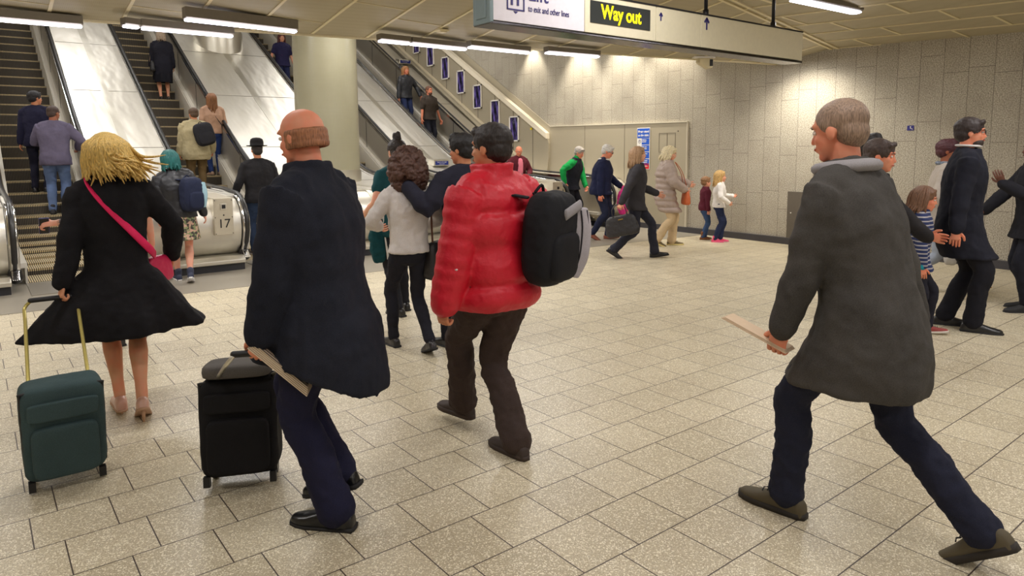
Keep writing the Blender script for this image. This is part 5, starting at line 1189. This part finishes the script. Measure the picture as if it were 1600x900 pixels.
def bpn(t, w, d, h):
    b = MB(); b.tube([(w*0.36, -d*0.9, h*0.32), (w*0.42, -d*1.0, 0), (w*0.34, -d*0.95, -h*0.36)], [(0.035, 0.01)]*3, side=(1, -0.4, 0), n=10, sm=4); b.build('pale_panel', cloth((150, 182, 196)), t, smooth=True)
bp = backpack('navy and pale blue backpack on the teal-haired woman', (32, 38, 62), (0.26, 0.20, 0.42), panel=bpn); p.place(bp, p.c(0.10, -0.13, 1.16), Rz(0.5))
p = Person('person mostly hidden behind the blonde woman, one tattooed bare arm showing', 0.98, 6.5, 0.0, 1.66, feet=SMALL, wrists=((-0.50, 0.05, 1.12), (0.24, 0.05, 0.86)), poles=((-0.1, -0.2, -1), None), skin_rgb=(214, 160, 136), female=True, curl=(1.2, 0.6), bare_arms=True)
p.top((216, 200, 176), 'top', hem=0.84, sleeve=0.2, thick=0.014); p.trousers((60, 60, 70), slim=0.95); p.shoes((40, 38, 40), 'dress'); p.hair((220, 200, 160), 'short', seed=51)
tm, tnt, tb = new_mat('tattoo_ink'); tt = NT(tnt); tcc = tt.n('ShaderNodeTexCoord').outputs['Object']; tt.l(tt.mix(tt.step(tt.noise(tcc, 38, 3), 0.5, 0.56), lin((208, 156, 132)), lin((112, 96, 96))), tb.inputs['Base Color']); tb.inputs['Roughness'].default_value = 0.55
b = MB(); b.tube([p.elb[0].lerp(p.wr[0], 0.02), p.elb[0].lerp(p.wr[0], 0.35), p.elb[0].lerp(p.wr[0], 0.9)], [0.039, 0.040, 0.030], n=14, cap='flat'); p.mk(b, 'tattoo', tm)
ph2 = empty('phone', (0, 0, 0), 0, 'dark phone in the tattooed hand at the left', 'phone'); p.place(ph2, p.hand[0][0], Rx(0.4)); b = MB(); b.box((0, 0, 0), (0.07, 0.010, 0.14)); b.build('case', plain((60, 56, 110), 0.3, key='phone_case'), ph2, bevel=0.003); b = MB(); b.box((0, -0.006, 0), (0.062, 0.002, 0.13)); b.build('screen', M['black'], ph2)
y, z = onstep(7); p = Person('man in a grey-violet jacket and pale jeans standing on the leftmost escalator', 1.16, y, 0.25, 1.82, z=z, feet=SMALL, wrists=((-0.10, 0.30, 1.2), (0.30, 0.24, 1.08)), poles=((-1, -0.4, -0.6), (1, -0.5, -0.6)), skin_rgb=SK_BROWN, head=(0.6, 0.1), bulk=1.12)
p.top((104, 98, 122), 'jacket', hem=0.80, thick=0.024, bl=1.1); p.trousers((98, 118, 158), slim=1.1); p.shoes((40, 38, 44), 'sneaker'); p.hair((74, 56, 50), 'crop'); p.brows((50, 38, 34))
y, z = onstep(9); p = Person('black-haired person in a dark navy jacket just ahead of the grey-violet jacket', 0.98, y, 0.3, 1.76, z=z, feet=SMALL, skin_rgb=SK_TAN, head=(0.9, 0.0)); p.top((38, 38, 62), 'jacket', hem=0.80, thick=0.02); p.trousers((36, 36, 52)); p.shoes((30, 30, 34), 'dress'); p.hair((28, 26, 34), 'short', seed=53, vol=1.3)
y, z = onstep(18); p = Person('woman in a black knee-length coat riding high on the escalator', 3.86, y, 0.05, 1.62, z=z, feet=SMALL, wrists=((-0.27, 0.08, 0.86), (0.26, 0.06, 0.86)), skin_rgb=SK_PALE, female=True, bulk=1.12, wide=1.02, bare=True)
p.top((36, 36, 46), 'coat', hem=0.52, hemr=(0.23, 0.2), thick=0.024); p.skirt((30, 30, 38), hem=0.44, r=(0.22, 0.18), ripple=0.08); p.shoes((40, 36, 38), 'heel'); p.hair((190, 170, 150), 'bob', length=0.2, n=40, seed=54)
bg = handbag('black shoulder bag at the left side of the woman in the black knee-length coat', (28, 28, 32), (0.26, 0.12, 0.26), 0, clasp=False); p.place(bg, (-0.25, 0.0, 0.98), Rz(1.5)); b = MB(); b.tube([(0, 0.05, -0.02), (0.02, 0.0, 0.3), (-0.02, -0.12, 0.42), (-0.05, -0.3, 0.52)], [0.007]*4, n=6, sm=4); b.build('strap', plain((120, 100, 70), 0.5, key='tan_strap'), bg, smooth=True)
y, z = onstep(8); p = Person('man in a khaki jacket with a dark backpack on the escalator', 3.50, y-0.1, 0.1, 1.70, z=z, lean=0.08, feet=SMALL, wrists=((-0.28, 0.12, 0.86), (0.32, 0.16, 0.92)), skin_rgb=SK_TAN, bulk=1.22, wide=1.08, head=(-0.3, 0.1))
p.top((186, 174, 140), 'jacket', hem=0.74, thick=0.03, hemr=(0.26, 0.2), bl=1.2, disp=(0.035, 0.1)); p.trousers((112, 92, 62), slim=1.15); p.shoes((80, 70, 60), 'sneaker'); p.hair((96, 72, 54), 'short', seed=55); p.brows((96, 72, 54))
bp = backpack('dark grey backpack on the man in the khaki jacket', (44, 44, 50), (0.36, 0.20, 0.44)); p.place(bp, p.c(0.12, -0.20, 1.22), Ry(-0.25))
y, z = onstep(10); p = Person('woman with long brown hair in a pink-beige sweater and blue jeans on the escalator', 4.08, y, 0.0, 1.68, z=z, feet=SMALL, wrists=((-0.2, 0.2, 1.0), (0.27, 0.08, 0.88)), skin_rgb=SK_PALE, female=True)
p.top((188, 152, 130), 'sweater', hem=0.90, thick=0.018); p.trousers((46, 66, 122), slim=0.9); p.shoes((180, 150, 130), 'dress'); p.hair((140, 92, 54), 'long', length=0.40, n=80, seed=56)
b = MB(); b.tube([p.c(-0.1, -0.1, 1.44), p.c(0, -0.145, 1.28), p.c(0.14, -0.13, 1.08), p.c(0.18, -0.05, 1.0)], [0.008]*4, n=6, sm=4); p.mk(b, 'bag_strap', M['black'])
y, z = onstep(19); p = Person('woman in a navy top with a bright pink print, riding down beside the column', 6.93, y, 3.14, 1.66, z=z, feet=SMALL, wrists=((-0.3, 0.1, 0.9), (0.38, 0.16, 0.94)), skin_rgb=SK_PALE, female=True, bulk=1.1, bare_arms=True)
p.top((44, 42, 78), 't_shirt', hem=0.84, sleeve=0.35, thick=0.016); p.trousers((40, 46, 82)); p.shoes((50, 50, 60), 'sneaker'); p.hair((96, 50, 48), 'bob', length=0.28, n=50, seed=57); p.brows((80, 50, 46))
b = MB(); b.ell((0, 0.135, 1.22), (0.10, 0.035, 0.115), Matrix.Translation(p.c(0, 0, 0.93)-V((0, 0, 0.93))), 18, 0.5); p.mk(b, 'pink_print', cloth((232, 50, 100)))
y, z = onstep(15); p = Person('long-haired man in a black leather jacket and jeans riding down, the upper of two', 9.80, y, 3.0, 1.72, z=z, feet=SMALL, wrists=((-0.40, 0.16, 0.95), (0.28, 0.04, 0.86)), poles=((-1, -0.4, 0), None), skin_rgb=SK_RED, wide=1.02)
p.top((50, 52, 58), 'leather_jacket', hem=0.86, thick=0.02, mat=plain((46, 48, 54), 0.45, key='worn_leather')); p.trousers((46, 56, 92), slim=1.0); p.shoes((40, 36, 36), 'boot'); p.hair((176, 124, 78), 'long', length=0.32, n=40, seed=58); p.brows((150, 100, 60))
y, z = onstep(12); p = Person('bearded man in a brown-black t-shirt riding down, the lower of two', 9.80, y, 2.95, 1.74, z=z, feet=SMALL, wrists=((-0.34, 0.1, 0.86), (0.32, 0.08, 0.86)), skin_rgb=SK_RED, bulk=1.08, wide=1.08, bare_arms=True)
p.top((70, 62, 56), 't_shirt', hem=0.86, sleeve=0.4, thick=0.02); p.trousers((42, 44, 56), slim=1.05); p.shoes((36, 34, 36), 'sneaker'); p.hair((110, 72, 52), 'crop'); p.brows((100, 66, 46))
b = MB(); b.ell((0, 0.040, -0.078), (0.056, 0.052, 0.05), p.H, 16); p.mk(b, 'beard', hairm((96, 62, 46)), voxel=0.008, sit=2)
